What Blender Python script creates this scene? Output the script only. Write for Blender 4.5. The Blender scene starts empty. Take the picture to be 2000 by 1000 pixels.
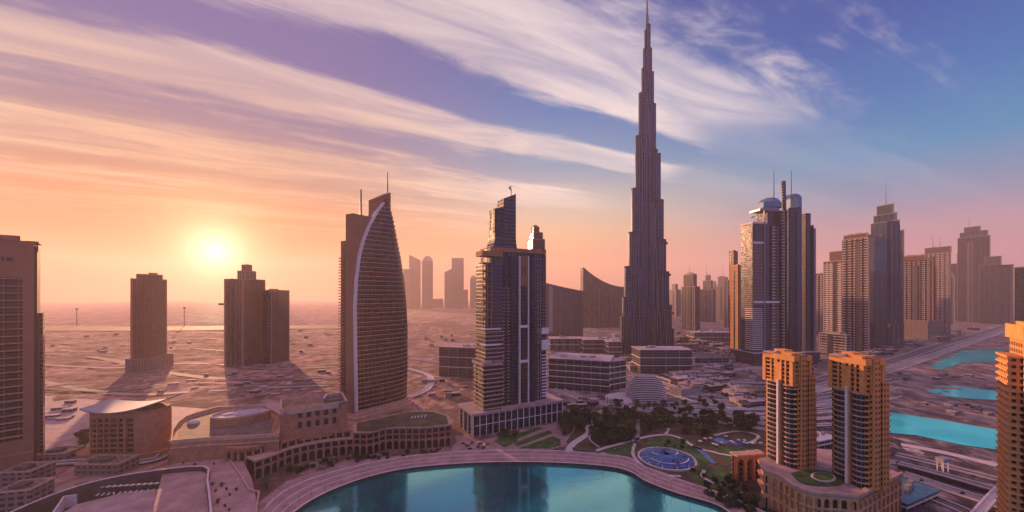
import bpy, math, random
from mathutils import Vector, noise
R = math.radians
random.seed(7)
S = bpy.context.scene
C = S.collection
# ------------------------------------------------------------------ camera, sky, sun, exposure
F, H, HY = 760.0, 148.0, 575.0         # focal length in photo pixels, eye height in metres, horizon row
cam = bpy.data.cameras.new("camera"); co = bpy.data.objects.new("camera", cam); C.objects.link(co)
cam.sensor_width = 36; cam.lens = 36 * F / 2000; cam.shift_y = (HY - 500) / 2000
cam.clip_start = 1; cam.clip_end = 60000
co.location = (0, 0, H); co.rotation_euler = (R(90), 0, 0); S.camera = co
S.view_settings.view_transform = 'Standard'; S.view_settings.look = 'None'
S.view_settings.exposure = 0.95; S.view_settings.gamma = 1
S.cycles.use_denoising = True
S.cycles.max_bounces = 6; S.cycles.diffuse_bounces = 2; S.cycles.glossy_bounces = 3
S.cycles.volume_bounces = 1; S.cycles.transmission_bounces = 2
S.cycles.sample_clamp_indirect = 4
SAZ = math.atan2(-580, 760); SEL = math.atan2(82, math.hypot(580, 760))
SUND = Vector((math.sin(SAZ) * math.cos(SEL), math.cos(SAZ) * math.cos(SEL), math.sin(SEL)))
sl = bpy.data.lights.new("sun", 'SUN'); so = bpy.data.objects.new("sun", sl); C.objects.link(so)
sl.energy = 5.0; sl.angle = R(0.8); sl.color = (1.0, 0.50, 0.25)
LD = Vector((math.sin(SAZ) * math.cos(R(8)), math.cos(SAZ) * math.cos(R(8)), math.sin(R(8))))
so.rotation_euler = LD.to_track_quat('Z', 'Y').to_euler(); so.location = SUND * 3000

def lin(c):
    return tuple(((v / 255) / 12.92 if v <= 10 else ((v / 255 + .055) / 1.055) ** 2.4) for v in c)
class NT:
    def __init__(s, tree): s.t = tree; s.n = tree.nodes; s.l = tree.links
    def new(s, typ, **kw):
        nd = s.n.new(typ)
        for k, v in kw.items(): setattr(nd, k, v)
        return nd
    def put(s, sock, v):
        if isinstance(v, bpy.types.NodeSocket): s.l.new(v, sock)
        elif v is not None: sock.default_value = v
    def math(s, op, a, b=None, c=None, clamp=False):
        nd = s.new('ShaderNodeMath', operation=op, use_clamp=clamp)
        for i, v in enumerate((a, b, c)):
            if v is not None: s.put(nd.inputs[i], v)
        return nd.outputs[0]
    def vmath(s, op, a, b=None):
        nd = s.new('ShaderNodeVectorMath', operation=op)
        s.put(nd.inputs[0], a)
        if b is not None: s.put(nd.inputs[1], b)
        return nd.outputs['Value'] if op in ('DOT_PRODUCT', 'LENGTH') else nd.outputs[0]
    def mix(s, f, a, b, blend='MIX'):
        nd = s.new('ShaderNodeMix', data_type='RGBA', blend_type=blend)
        s.put(nd.inputs['Factor'], f)
        for sock, v in ((nd.inputs[6], a), (nd.inputs[7], b)):
            if not isinstance(v, bpy.types.NodeSocket): v = tuple(v)[:3] + (1,)
            s.put(sock, v)
        return nd.outputs[2]
    def mr(s, v, a, b, c=0, d=1, smooth=True):
        nd = s.new('ShaderNodeMapRange', interpolation_type='SMOOTHSTEP' if smooth else 'LINEAR')
        s.put(nd.inputs[0], v)
        for i, x in enumerate((a, b, c, d)): nd.inputs[i + 1].default_value = x
        return nd.outputs[0]
    def ramp(s, v, stops, interp='LINEAR'):
        nd = s.new('ShaderNodeValToRGB'); r = nd.color_ramp; r.interpolation = interp
        while len(r.elements) < len(stops): r.elements.new(1)
        for e, (p, c) in zip(r.elements, stops):
            e.position = p; e.color = tuple(c)[:3] + (1,) if not isinstance(c, (int, float)) else (c, c, c, 1)
        s.put(nd.inputs[0], v); return nd.outputs[0]
    def noise(s, vec, scale, detail=4, rough=.55, dist=0, out=0):
        nd = s.new('ShaderNodeTexNoise'); s.put(nd.inputs['Vector'], vec)
        nd.inputs['Scale'].default_value = scale; nd.inputs['Detail'].default_value = detail
        nd.inputs['Roughness'].default_value = rough; nd.inputs['Distortion'].default_value = dist
        return nd.outputs[out]
    def sep(s, v):
        nd = s.new('ShaderNodeSeparateXYZ'); s.put(nd.inputs[0], v); return nd.outputs
    def comb(s, x, y, z):
        nd = s.new('ShaderNodeCombineXYZ')
        for i, v in enumerate((x, y, z)): s.put(nd.inputs[i], v)
        return nd.outputs[0]

def make_world():
    w = bpy.data.worlds.new("World"); S.world = w; w.use_nodes = True
    t = NT(w.node_tree); t.n.clear()
    d = t.vmath('NORMALIZE', t.new('ShaderNodeTexCoord').outputs['Generated'])
    x, y, z = t.sep(d)
    el = t.math('MULTIPLY', t.math('ARCSINE', z), 180 / math.pi)
    hl = t.math('MAXIMUM', t.math('SQRT', t.math('ADD', t.math('MULTIPLY', x, x), t.math('MULTIPLY', y, y))), 1e-4)
    ca = t.math('DIVIDE', t.math('ADD', t.math('MULTIPLY', x, math.sin(SAZ)), t.math('MULTIPLY', y, math.cos(SAZ))), hl)
    az = t.math('MULTIPLY', t.math('ARCCOSINE', t.math('MULTIPLY', ca, .99999)), 180 / math.pi)
    e = t.math('DIVIDE', el, 45, clamp=True)
    P = lambda deg: deg / 45
    A = t.ramp(e, [(0, lin((168, 84, 56))), (P(3), lin((188, 86, 26))), (P(6.5), lin((192, 102, 36))), (P(10), lin((176, 114, 70))),
                   (P(14), lin((142, 122, 118))), (P(20), lin((98, 110, 146))), (P(28), lin((66, 94, 158))), (1, lin((105, 100, 155)))])
    B = t.ramp(e, [(0, lin((200, 130, 112))), (P(5), lin((214, 150, 112))), (P(9), lin((216, 182, 144))), (P(13), lin((188, 184, 174))),
                   (P(18), lin((104, 152, 184))), (P(25), lin((14, 118, 180))), (P(33), lin((20, 88, 160))), (1, lin((60, 78, 150)))])
    D = t.ramp(e, [(0, lin((170, 128, 146))), (P(4), lin((186, 140, 156))), (P(7), lin((176, 146, 164))), (P(10), lin((120, 144, 178))),
                   (P(15), lin((20, 140, 188))), (P(21), lin((0, 112, 180))), (P(28), lin((0, 86, 164))), (1, lin((34, 66, 140)))])
    E = t.ramp(e, [(0, lin((148, 152, 206))), (P(10), lin((132, 150, 216))), (P(25), lin((108, 134, 206))), (1, lin((110, 120, 190)))])  # unseen sky behind the camera, raised to brighten the front facades
    base = t.mix(t.mr(az, 8, 46), A, B)
    base = t.mix(t.mr(az, 44, 84), base, D)
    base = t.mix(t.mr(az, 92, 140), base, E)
    base = t.mix(1, base, t.mix(t.mr(el, 40, 65), (1, 1, 1), (8.2, 4.2, 1.75)), 'MULTIPLY')  # zenith above the frame boosted as added fill light for ground and facades
    # clouds: thin decks lying on a high plane, streaked along one compass direction
    zz = t.math('MAXIMUM', z, .03)
    px = t.math('DIVIDE', x, zz); py = t.math('DIVIDE', y, zz)
    u = t.math('ADD', t.math('MULTIPLY', px, .88), t.math('MULTIPLY', py, .477))
    v = t.math('ADD', t.math('MULTIPLY', px, -.477), t.math('MULTIPLY', py, .88))
    warp = t.noise(t.comb(t.math('MULTIPLY', u, .55), v, 0), .9, 3, .5)
    vw = t.math('ADD', v, t.math('MULTIPLY', t.math('SUBTRACT', warp, .5), .5))
    prof = t.ramp(t.math('DIVIDE', vw, 8, clamp=True),
        [(0, .05), (.045, .1), (.075, .22), (.10, .22), (.128, .46), (.150, .98), (.190, 1.0), (.208, .34), (.226, .06), (.245, .34), (.260, 1.04), (.288, 1.06), (.308, .46),
         (.328, .24), (.36, .42), (.40, .82), (.46, .80), (.50, .36), (.56, .62), (.63, .42), (.70, .70), (.8, .55), (1, .6)], 'EASE')
    fine = t.noise(t.comb(t.math('MULTIPLY', u, .55), t.math('MULTIPLY', v, 2.6), 3.1), 1.5, 9, .62, .7)
    big = t.noise(t.comb(t.math('MULTIPLY', u, .6), t.math('MULTIPLY', v, .9), 9.4), 1.1, 4, .5, .4)
    puff = t.noise(t.comb(t.math('MULTIPLY', u, 1.9), t.math('MULTIPLY', v, 3.4), 1.7), 2.6, 8, .6, .5)
    dens = t.math('ADD', prof, t.math('MULTIPLY', t.math('SUBTRACT', fine, .5), 1.35))
    dens = t.math('ADD', dens, t.math('MULTIPLY', t.math('SUBTRACT', big, .5), .55))
    dens = t.math('ADD', dens, t.math('MULTIPLY', t.math('SUBTRACT', puff, .5), .5))
    cov = t.mr(dens, .26, .92)
    # right-hand sky holds only the tip of the deck
    cov = t.math('MULTIPLY', cov, t.mr(t.math('ADD', u, t.math('MULTIPLY', t.math('SUBTRACT', big, .5), 1.8)), 1.9, 3.1, 1, .10))
    cov = t.math('MULTIPLY', cov, t.mr(el, 6, 13, .12, 1))
    cc = t.mix(t.mr(az, 5, 60), lin((208, 176, 146)), lin((246, 230, 224)))
    cc = t.mix(t.mr(el, 14, 34), cc, t.mix(t.mr(az, 10, 60), lin((208, 194, 196)), lin((232, 218, 220))))
    ccs = t.mix(t.mr(fine, .35, .7), t.mix(.5, base, cc), cc)
    col = t.mix(t.math('MULTIPLY', cov, .94), base, ccs)
    # sun and its glow
    ds = t.vmath('DOT_PRODUCT', d, tuple(SUND))
    ang = t.math('MULTIPLY', t.math('ARCCOSINE', t.math('MINIMUM', ds, .999999)), 180 / math.pi)
    def g(sig, p=2): return t.math('EXPONENT', t.math('MULTIPLY', t.math('POWER', t.math('DIVIDE', ang, sig), p), -1))
    col = t.mix(t.math('MULTIPLY', g(9), .15), col, lin((250, 180, 84)))
    col = t.mix(1, col, t.mix(g(4.6, 1.2), (0, 0, 0), (.42, .27, .09)), 'ADD')
    col = t.mix(1, col, t.mix(g(2.0, 1.15), (0, 0, 0), (2.4, 2.1, 1.4)), 'ADD')
    # below the horizon
    col = t.mix(t.mr(el, -4, 0), lin((120, 84, 84)), col)
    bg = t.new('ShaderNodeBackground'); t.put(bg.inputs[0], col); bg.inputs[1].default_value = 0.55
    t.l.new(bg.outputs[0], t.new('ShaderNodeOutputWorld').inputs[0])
    w.cycles.sampling_method = 'MANUAL'; w.cycles.sample_map_resolution = 512
make_world()

# ------------------------------------------------------------------ helpers
def Dp(py, z=0): return (H - z) * F / (py - HY)
def G(px, py, z=0):                    # point at height z seen at a photo pixel
    d = Dp(py, z); return Vector(((px - 1000) / F * d, d, z))
def tag(o, label=None, cat=None, group=None, kind=None):
    for k, v in (('label', label), ('category', cat), ('group', group), ('kind', kind)):
        if v: o[k] = v
    return o
def thing(name, label, cat, loc=(0, 0, 0), rz=0, group=None):
    o = bpy.data.objects.new(name, None); C.objects.link(o)
    o.location = loc; o.rotation_euler = (0, 0, rz); o.empty_display_size = 5
    return tag(o, label, cat, group)
def dup(root, loc, rz=0, sc=1, label=None):
    r = root.copy(); C.objects.link(r); r.location = loc; r.rotation_euler = (0, 0, rz); r.scale = (sc,) * 3
    if label: r['label'] = label
    for ch in list(root.children):
        c = ch.copy(); C.objects.link(c); c.parent = r
        for g in ch.children:
            k = g.copy(); C.objects.link(k); k.parent = c
    return r
def rect(x0, y0, x1, y1): return [(x0, y0), (x1, y0), (x1, y1), (x0, y1)]
def circ(cx, cy, rx, ry=None, n=24, a0=0, a1=360):
    ry = ry or rx; full = abs(a1 - a0 - 360) < 1e-6; m = n if full else n + 1
    return [(cx + rx * math.cos(R(a0 + (a1 - a0) * i / n)), cy + ry * math.sin(R(a0 + (a1 - a0) * i / n))) for i in range(m)]
def scaled(p, s, cx=None, cy=None, sy=None):
    if cx is None: cx = sum(a for a, b in p) / len(p); cy = sum(b for a, b in p) / len(p)
    sy = sy or s
    return [(cx + (a - cx) * s, cy + (b - cy) * sy) for a, b in p]
class MB:
    def __init__(s): s.v = []; s.f = []; s.uv = []; s.m = []
    def face(s, pts, uv=None, mi=0):
        b = len(s.v); s.v += [tuple(p) for p in pts]; s.f.append(tuple(range(b, b + len(pts))))
        s.uv.append(uv or [(p[0], p[1]) for p in pts]); s.m.append(mi)
    def loft(s, rings, cap=True, bot=False, mi=0, mc=None):
        mc = mi if mc is None else mc
        for k in range(len(rings) - 1):
            A, B = rings[k], rings[k + 1]; n = len(A); u = 0
            for i in range(n):
                j = (i + 1) % n
                du = math.hypot(A[j][0] - A[i][0], A[j][1] - A[i][1])
                s.face([A[i], A[j], B[j], B[i]], [(u, A[i][2]), (u + du, A[j][2]), (u + du, B[j][2]), (u, B[i][2])], mi)
                u += du
        if cap: s.face(rings[-1], mi=mc)
        if bot: s.face(rings[0][::-1], mi=mc)
    def prism(s, poly, z0, z1, cap=True, bot=False, mi=0, mc=None, top=None):
        z1f = z1 if callable(z1) else (lambda x, y: z1)
        top = top or poly
        a = sum(poly[i][0] * poly[(i + 1) % len(poly)][1] - poly[(i + 1) % len(poly)][0] * poly[i][1] for i in range(len(poly)))
        if a < 0: poly = poly[::-1]; top = top[::-1]
        s.loft([[(x, y, z0) for x, y in poly], [(x, y, z1f(x, y)) for x, y in top]], cap, bot, mi, mc)
    def box(s, x0, x1, y0, y1, z0, z1, mi=0): s.prism(rect(x0, y0, x1, y1), z0, z1, True, True, mi)
    def tube(s, a, b, r0, r1=None, n=6, mi=0):
        a, b = Vector(a), Vector(b); r1 = r0 if r1 is None else r1
        q = (b - a).to_track_quat('Z', 'Y')
        o = [q @ Vector((math.cos(2 * math.pi * i / n), math.sin(2 * math.pi * i / n), 0)) for i in range(n)]
        A = [a + p * r0 for p in o]; B = [b + p * r1 for p in o]; L = (b - a).length
        for i in range(n):
            j = (i + 1) % n; s.face([A[i], A[j], B[j], B[i]], [(i, 0), (j, 0), (j, L), (i, L)], mi)
        s.face(B, mi=mi); s.face(A[::-1], mi=mi)
    def strip(s, pts, w, h, mi=0, z=None):      # rectangular beam along a 3-D polyline
        for a, b in zip(pts[:-1], pts[1:]):
            a, b = Vector(a), Vector(b); d = b - a
            if d.length < 1e-6: continue
            n = Vector((-d.y, d.x, 0)); n = n.normalized() * w / 2 if n.length > 1e-6 else Vector((w / 2, 0, 0))
            up = Vector((0, 0, h))
            p = [a - n, a + n, a + n + up, a - n + up]; q = [b - n, b + n, b + n + up, b - n + up]
            for i in range(4):
                j = (i + 1) % 4; s.face([p[i], p[j], q[j], q[i]], mi=mi)
            s.face(p[::-1], mi=mi); s.face(q, mi=mi)
    def dome(s, cx, cy, z, rx, ry, h, n=16, k=5, mi=0, pw=1):
        rings = []
        for i in range(k):
            t = math.pi / 2 * i / k
            rings.append([(cx + rx * math.cos(t) ** pw * math.cos(2 * math.pi * j / n), cy + ry * math.cos(t) ** pw * math.sin(2 * math.pi * j / n), z + h * math.sin(t)) for j in range(n)])
        rings.append([(cx + rx * .04 * math.cos(2 * math.pi * j / n), cy + ry * .04 * math.sin(2 * math.pi * j / n), z + h) for j in range(n)])
        s.loft(rings, mi=mi)
    def build(s, name, mats, parent=None, loc=None, smooth=False):
        me = bpy.data.meshes.new(name); me.from_pydata(s.v, [], s.f)
        ul = me.uv_layers.new(name='m'); fl = [c for f in s.uv for p in f for c in p[:2]]
        ul.data.foreach_set('uv', fl)
        if not isinstance(mats, (list, tuple)): mats = [mats]
        for m in mats: me.materials.append(M[m] if isinstance(m, str) else m)
        me.polygons.foreach_set('material_index', s.m)
        me.validate(); 
        o = bpy.data.objects.new(name, me); C.objects.link(o)
        if parent is not None: o.parent = parent
        if loc is not None: o.location = loc
        if smooth: me.shade_smooth()
        return o
def struct(name, mb, mats): return tag(mb.build(name, mats), kind='structure')
class Frame:
    """Local axes of a building: x along its front, y back into it, origin on the ground at a photo pixel."""
    def __init__(s, px, py, deg=0, z=0):
        s.p = G(px, py, z); s.p.z = 0; s.a = R(deg); s.ex = Vector((math.cos(s.a), math.sin(s.a))); s.ey = Vector((-math.sin(s.a), math.cos(s.a)))
    def u(s, px, off=0):
        k = (px - 1000) / F; ox = s.p.x + s.ey.x * off; oy = s.p.y + s.ey.y * off
        return (k * oy - ox) / (s.ex.x - k * s.ex.y)
    def depth(s, u, off=0): return s.p.y + s.ey.y * off + s.ex.y * u
    def z(s, px, py, off=0): return H - (py - HY) * s.depth(s.u(px, off), off) / F
    def span(s, xl, xr, off, dep):
        return max(s.u(xl, off), s.u(xl, off + dep)), min(s.u(xr, off), s.u(xr, off + dep))
    def loc(s): return (s.p.x, s.p.y, 0)
    def thing(s, name, label, cat, group=None): return thing(name, label, cat, s.loc(), s.a, group)

# ------------------------------------------------------------------ materials
M = {}
def pbr(name, col, rough=.8, metal=0, var=.18, vs=.25, bump=0, spec=.4):
    m = bpy.data.materials.new(name); m.use_nodes = True; t = NT(m.node_tree); b = t.n['Principled BSDF']
    pos = t.new('ShaderNodeTexCoord').outputs['Object']
    n1 = t.noise(pos, vs, 5, .6); f = t.mr(n1, .3, .7)
    t.put(b.inputs['Base Color'], t.mix(f, [c * (1 - var) for c in col], [min(1, c * (1 + var)) for c in col]))
    b.inputs['Roughness'].default_value = rough; b.inputs['Metallic'].default_value = metal
    b.inputs['Specular IOR Level'].default_value = spec
    if bump:
        bp = t.new('ShaderNodeBump'); bp.inputs['Strength'].default_value = bump; bp.inputs['Distance'].default_value = .5
        t.put(bp.inputs['Height'], t.noise(pos, vs * 6, 4)); t.put(b.inputs['Normal'], bp.outputs[0])
    M[name] = m; return m
def fac(name, wall, glass, fh=3.6, slab=.3, bw=3.2, pier=.2, gr=.12, gm=0.0, wr=.7, wm=0, blind=.25, streak=.15, big=0, col=None):
    blind *= .5
    if name not in ('f_burj', 'f_glassblue'): gm *= .4; wm *= .6
    """Facade: rows of panes between slabs and piers, measured in metres along the wall (UV)."""
    m = bpy.data.materials.new(name); m.use_nodes = True; t = NT(m.node_tree); b = t.n['Principled BSDF']
    uv = t.new('ShaderNodeUVMap', uv_map='m').outputs[0]; u, v, _ = t.sep(uv)
    uu = t.math('DIVIDE', u, bw); vv = t.math('DIVIDE', v, fh)
    fu = t.math('FRACT', uu); fv = t.math('FRACT', vv)
    wm_ = t.math('MAXIMUM', t.math('LESS_THAN', fv, slab), t.math('LESS_THAN', fu, pier))
    if big:                                    # a strong pier every few bays
        wm_ = t.math('MAXIMUM', wm_, t.math('LESS_THAN', t.math('FRACT', t.math('DIVIDE', u, bw * big)), .16))
    if col:                                    # columns of unbroken glass between banded parts
        wm_ = t.math('MULTIPLY', wm_, t.math('GREATER_THAN', t.math('FRACT', t.math('DIVIDE', u, col[0])), col[1]))
    wn = t.new('ShaderNodeTexWhiteNoise', noise_dimensions='2D')
    t.put(wn.inputs['Vector'], t.comb(t.math('FLOOR', uu), t.math('FLOOR', vv), 0)); rnd = wn.outputs['Value']
    pos = t.new('ShaderNodeTexCoord').outputs['Object']
    big_n = t.noise(pos, .03, 4, .6); st = t.noise(t.comb(t.math('MULTIPLY', u, .5), t.math('MULTIPLY', v, .03), 0), 1, 4)
    gl = t.mix(t.math('MULTIPLY', t.mr(rnd, .4, 1), blind), glass, [min(1, .5 * w + .5 * g) for w, g in zip(wall, glass)])
    gl = t.mix(t.mr(big_n, .35, .65), [g * .6 for g in glass], gl)
    wl = t.mix(t.mr(st, .3, .7), [w * (1 - streak) for w in wall], [min(1, w * (1 + streak)) for w in wall])
    t.put(b.inputs['Base Color'], t.mix(wm_, gl, wl))
    t.put(b.inputs['Roughness'], t.math('ADD', t.math('MULTIPLY', wm_, wr - gr), t.math('ADD', gr, t.math('MULTIPLY', rnd, .12))))
    t.put(b.inputs['Metallic'], t.math('ADD', t.math('MULTIPLY', wm_, wm - gm), gm))
    b.inputs['Specular IOR Level'].default_value = .5
    bp = t.new('ShaderNodeBump'); bp.inputs['Strength'].default_value = .5; bp.inputs['Distance'].default_value = .4
    t.put(bp.inputs['Height'], wm_); t.put(b.inputs['Normal'], bp.outputs[0])
    M[name] = m; return m

pbr('sandstone', (.38, .165, .095)); pbr('sandstone_pale', (.52, .31, .23)); pbr('orange_stone', (.70, .30, .09), var=.15)
pbr('beige', (.29, .135, .085), var=.1, vs=.05); pbr('dark_stone', (.07, .05, .05)); pbr('amber_stone', (.58, .27, .12)); pbr('concrete', (.34, .27, .26)); pbr('white_trim', (.74, .62, .60), var=.08)
pbr('pale_metal', (.30, .28, .33), rough=.65, metal=.3, var=.08); pbr('dark_glass', (.022, .024, .032), rough=.1, spec=.4); pbr('steel', (.20, .19, .22), rough=.35, metal=.7)
pbr('blue_glass', (.12, .20, .32), rough=.22, metal=.6); pbr('teal_glass', (.09, .15, .19), rough=.12, metal=.4)
pbr('roof_pink', (.38, .24, .25), var=.25, vs=.1); pbr('roof_dark', (.13, .09, .09), var=.4, vs=.15); pbr('roof_mauve', (.42, .32, .38), var=.2)
pbr('paving', (.38, .215, .215), var=.22, vs=.12, bump=.2); pbr('paving_light', (.62, .47, .48), var=.12); pbr('asphalt', (.085, .062, .068), var=.25, vs=.06)
pbr('road_pale', (.30, .22, .23), var=.2, vs=.05); pbr('lane_paint', (.55, .47, .47)); pbr('kerb', (.60, .50, .50), var=.15)
pbr('lawn', (.055, .105, .018), var=.5, vs=.12, bump=.4); pbr('scrub', (.085, .06, .028), var=.5, vs=.08, bump=.4)
pbr('leaf', (.055, .085, .022), var=.5, vs=.5); pbr('leaf_warm', (.10, .085, .028), var=.5, vs=.5); pbr('leaf_dark', (.035, .048, .018), var=.5, vs=.5); pbr('bark', (.10, .06, .04))
pbr('quay_stone', (.05, .032, .03), var=.4, vs=.4); pbr('car_dark', (.02, .02, .025), rough=.3, spec=.6, var=.05); pbr('car_white', (.6, .55, .55), rough=.3, var=.05); pbr('tyre', (.015, .015, .015))
pbr('canvas', (.6, .52, .5)); pbr('purple_court', (.10, .02, .09), var=.3); pbr('blue_tile', (.04, .10, .30), rough=.3, var=.5, vs=.3); pbr('pool_blue', (.02, .06, .34), rough=.2, var=.4, vs=.3)
fac('f_burj', (.11, .13, .21), (.014, .02, .045), fh=8, slab=.07, bw=5.6, pier=.42, gr=.16, gm=.75, wr=.30, wm=.75, blind=.3)
fac('f_beige', (.34, .21, .15), (.05, .035, .035), fh=3.6, slab=.42, bw=4, pier=.4)
fac('f_brown', (.21, .10, .075), (.03, .02, .02), fh=3.6, slab=.35, bw=3.4, pier=.3)
fac('f_glassdark', (.085, .08, .105), (.010, .014, .032), fh=4, slab=.12, bw=2.2, pier=.1, col=(19, .2), gm=.1, wr=.4, wm=.3, blind=.15)
fac('f_glassmauve', (.14, .12, .155), (.022, .026, .05), fh=4.2, slab=.18, bw=2.6, pier=.12, gm=.2, wr=.4, wm=.3)
fac('f_glassred', (.24, .16, .16), (.13, .075, .075), fh=7, slab=.12, bw=6, pier=.1, gm=.4, wr=.4, blind=.5)
fac('f_glassblue', (.13, .16, .22), (.03, .06, .12), fh=4.2, slab=.12, bw=3, pier=.1, col=(15, .3), gm=.4, wr=.35, wm=.3)
fac('f_glassteal', (.12, .14, .16), (.05, .085, .105), fh=5, slab=.1, bw=4, pier=.08, gm=.5, wr=.35)
fac('f_ribs', (.21, .16, .175), (.018, .018, .03), fh=7, slab=.08, bw=3.4, pier=.36, col=(17, .3))
fac('f_louvre', (.56, .42, .41), (.014, .012, .018), fh=6.6, slab=.27, bw=9, pier=.05, col=(13, .36))
fac('f_louvre_dark', (.34, .27, .29), (.014, .014, .022), fh=6, slab=.22, bw=12, pier=.05, col=(22, .2))
fac('f_sail', (.28, .16, .13), (.032, .018, .018), fh=5.6, slab=.05, bw=5, pier=.05, gr=.18, gm=.25, blind=.5)
fac('f_hall', (.24, .18, .19), (.030, .025, .032), fh=5, slab=.1, bw=3, pier=.08, gr=.15, gm=.2, blind=.8)
fac('f_orange', (.60, .27, .10), (.04, .022, .018), fh=3.5, slab=.42, bw=2.7, pier=.42, blind=.3)
fac('f_orange_plain', (.62, .27, .09), (.10, .045, .02), fh=3.5, slab=.55, bw=2.5, pier=.55, blind=.1)
fac('f_bay', (.5, .34, .28), (.022, .028, .042), fh=3.5, slab=.03, bw=2.6, pier=.05, gr=.08, gm=.15, blind=.35)
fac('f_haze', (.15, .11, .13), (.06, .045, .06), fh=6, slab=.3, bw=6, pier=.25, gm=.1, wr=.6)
fac('f_low', (.24, .165, .15), (.07, .05, .05), fh=4, slab=.5, bw=5, pier=.35)

def ground_mat():
    m = bpy.data.materials.new('sand_ground'); m.use_nodes = True; t = NT(m.node_tree); b = t.n['Principled BSDF']
    pos = t.new('ShaderNodeNewGeometry').outputs['Position']; x, y, z = t.sep(pos)
    p2 = t.comb(x, t.math('MULTIPLY', y, .55), 0)
    n1 = t.noise(p2, .006, 6, .6, 1.2); n2 = t.noise(p2, .03, 6, .65, 1.5); n3 = t.noise(p2, .16, 5, .6)
    sand = t.mix(t.mr(n2, .35, .65), (.15, .07, .062), (.56, .29, .25))
    sand = t.mix(t.mr(n1, .42, .56), sand, (.17, .09, .08))
    sand = t.mix(t.math('MULTIPLY', t.mr(n3, .56, .72), .6), sand, (.62, .48, .45))
    town = t.mix(t.mr(n2, .38, .62), (.055, .040, .044), (.24, .17, .18))
    town = t.mix(t.math('MULTIPLY', t.mr(n3, .5, .7), .7), town, (.46, .35, .35))
    def cells(sc, ang):
        rot = t.new('ShaderNodeMapping'); rot.inputs['Rotation'].default_value = (0, 0, ang); t.put(rot.inputs[0], pos)
        vo = t.new('ShaderNodeTexVoronoi', distance='CHEBYCHEV', voronoi_dimensions='2D'); vo.inputs['Scale'].default_value = sc; vo.inputs['Randomness'].default_value = .75
        t.put(vo.inputs['Vector'], rot.outputs[0]); return t.sep(vo.outputs['Color'])[0], vo.outputs['Distance']
    c1, d1 = cells(.022, .45); c2_, d2 = cells(.085, .3)
    town = t.mix(t.mr(c1, .2, .8, 0, .75), town, (.30, .22, .23)); town = t.mix(t.mr(c2_, .62, .72, 0, .7), town, (.045, .033, .037))
    town = t.mix(t.mr(c2_, .86, .9, 0, .8), town, (.52, .42, .42)); town = t.mix(t.mr(d1, .42, .47, 0, .7), town, (.07, .05, .055))
    sand = t.mix(t.mr(c1, .70, .78, 0, .45), sand, (.22, .12, .105)); sand = t.mix(t.mr(c2_, .84, .88, 0, .25), sand, (.80, .60, .56))  # palest sand cells: white glints painted into the colour
    f = t.mr(t.math('ADD', x, t.math('MULTIPLY', t.math('SUBTRACT', n1, .5), 300)), -60, 60)
    f2 = t.mr(x, 420, 560)
    col = t.mix(f, sand, town)
    c2 = t.mix(t.mr(n2, .4, .6), (.14, .085, .08), (.42, .28, .25))
    c2 = t.mix(t.math('MULTIPLY', t.mr(n3, .5, .7), .6), c2, (.10, .06, .06))
    col = t.mix(t.math('MULTIPLY', f2, t.mr(n1, .3, .6, .4, 1)), col, c2)
    t.put(b.inputs['Base Color'], col); b.inputs['Roughness'].default_value = .95; b.inputs['Specular IOR Level'].default_value = .15
    bp = t.new('ShaderNodeBump'); bp.inputs['Strength'].default_value = .8; bp.inputs['Distance'].default_value = 2.5
    t.put(bp.inputs['Height'], t.math('ADD', n3, t.math('MULTIPLY', n2, 2))); t.put(b.inputs['Normal'], bp.outputs[0])
    M['ground'] = m
ground_mat()
def water_mat(name, col, refl, scale, bump, deep=None, rough=.06, fmax=1):
    m = bpy.data.materials.new(name); m.use_nodes = True; t = NT(m.node_tree); t.n.clear()
    pos = t.new('ShaderNodeNewGeometry').outputs['Position']
    n = t.noise(pos, scale, 5, .6, .6); n2 = t.noise(pos, .018, 3, .5, .8)
    bp = t.new('ShaderNodeBump'); bp.inputs['Strength'].default_value = bump; bp.inputs['Distance'].default_value = .25
    t.put(bp.inputs['Height'], n)
    d = t.new('ShaderNodeBsdfDiffuse'); t.put(d.inputs[0], t.mix(t.mr(n2, .38, .62), deep or [c * .5 for c in col], col))
    g = t.new('ShaderNodeBsdfGlossy'); g.inputs['Roughness'].default_value = rough; g.inputs['Color'].default_value = (.40, .94, .90, 1)
    t.put(g.inputs['Normal'], bp.outputs[0])
    lw = t.new('ShaderNodeFresnel'); lw.inputs[0].default_value = 1.33
    f = t.math('ADD', t.math('MULTIPLY', lw.outputs[0], 1.0), refl, clamp=True)
    f = t.math('MINIMUM', f, fmax)
    mx = t.new('ShaderNodeMixShader'); t.put(mx.inputs[0], f); t.put(mx.inputs[1], d.outputs[0]); t.put(mx.inputs[2], g.outputs[0])
    t.l.new(mx.outputs[0], t.new('ShaderNodeOutputMaterial').inputs[0]); M[name] = m
water_mat('lake_water', (0, .28, .28), .40, .30, .16, (0, .10, .115), rough=.02)
water_mat('pond_water', (.08, .82, .80), .04, .3, .2, (.05, .66, .68))
water_mat('sea_water', (.60, .38, .32), .1, .02, .5, rough=.5, fmax=.010)

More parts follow.
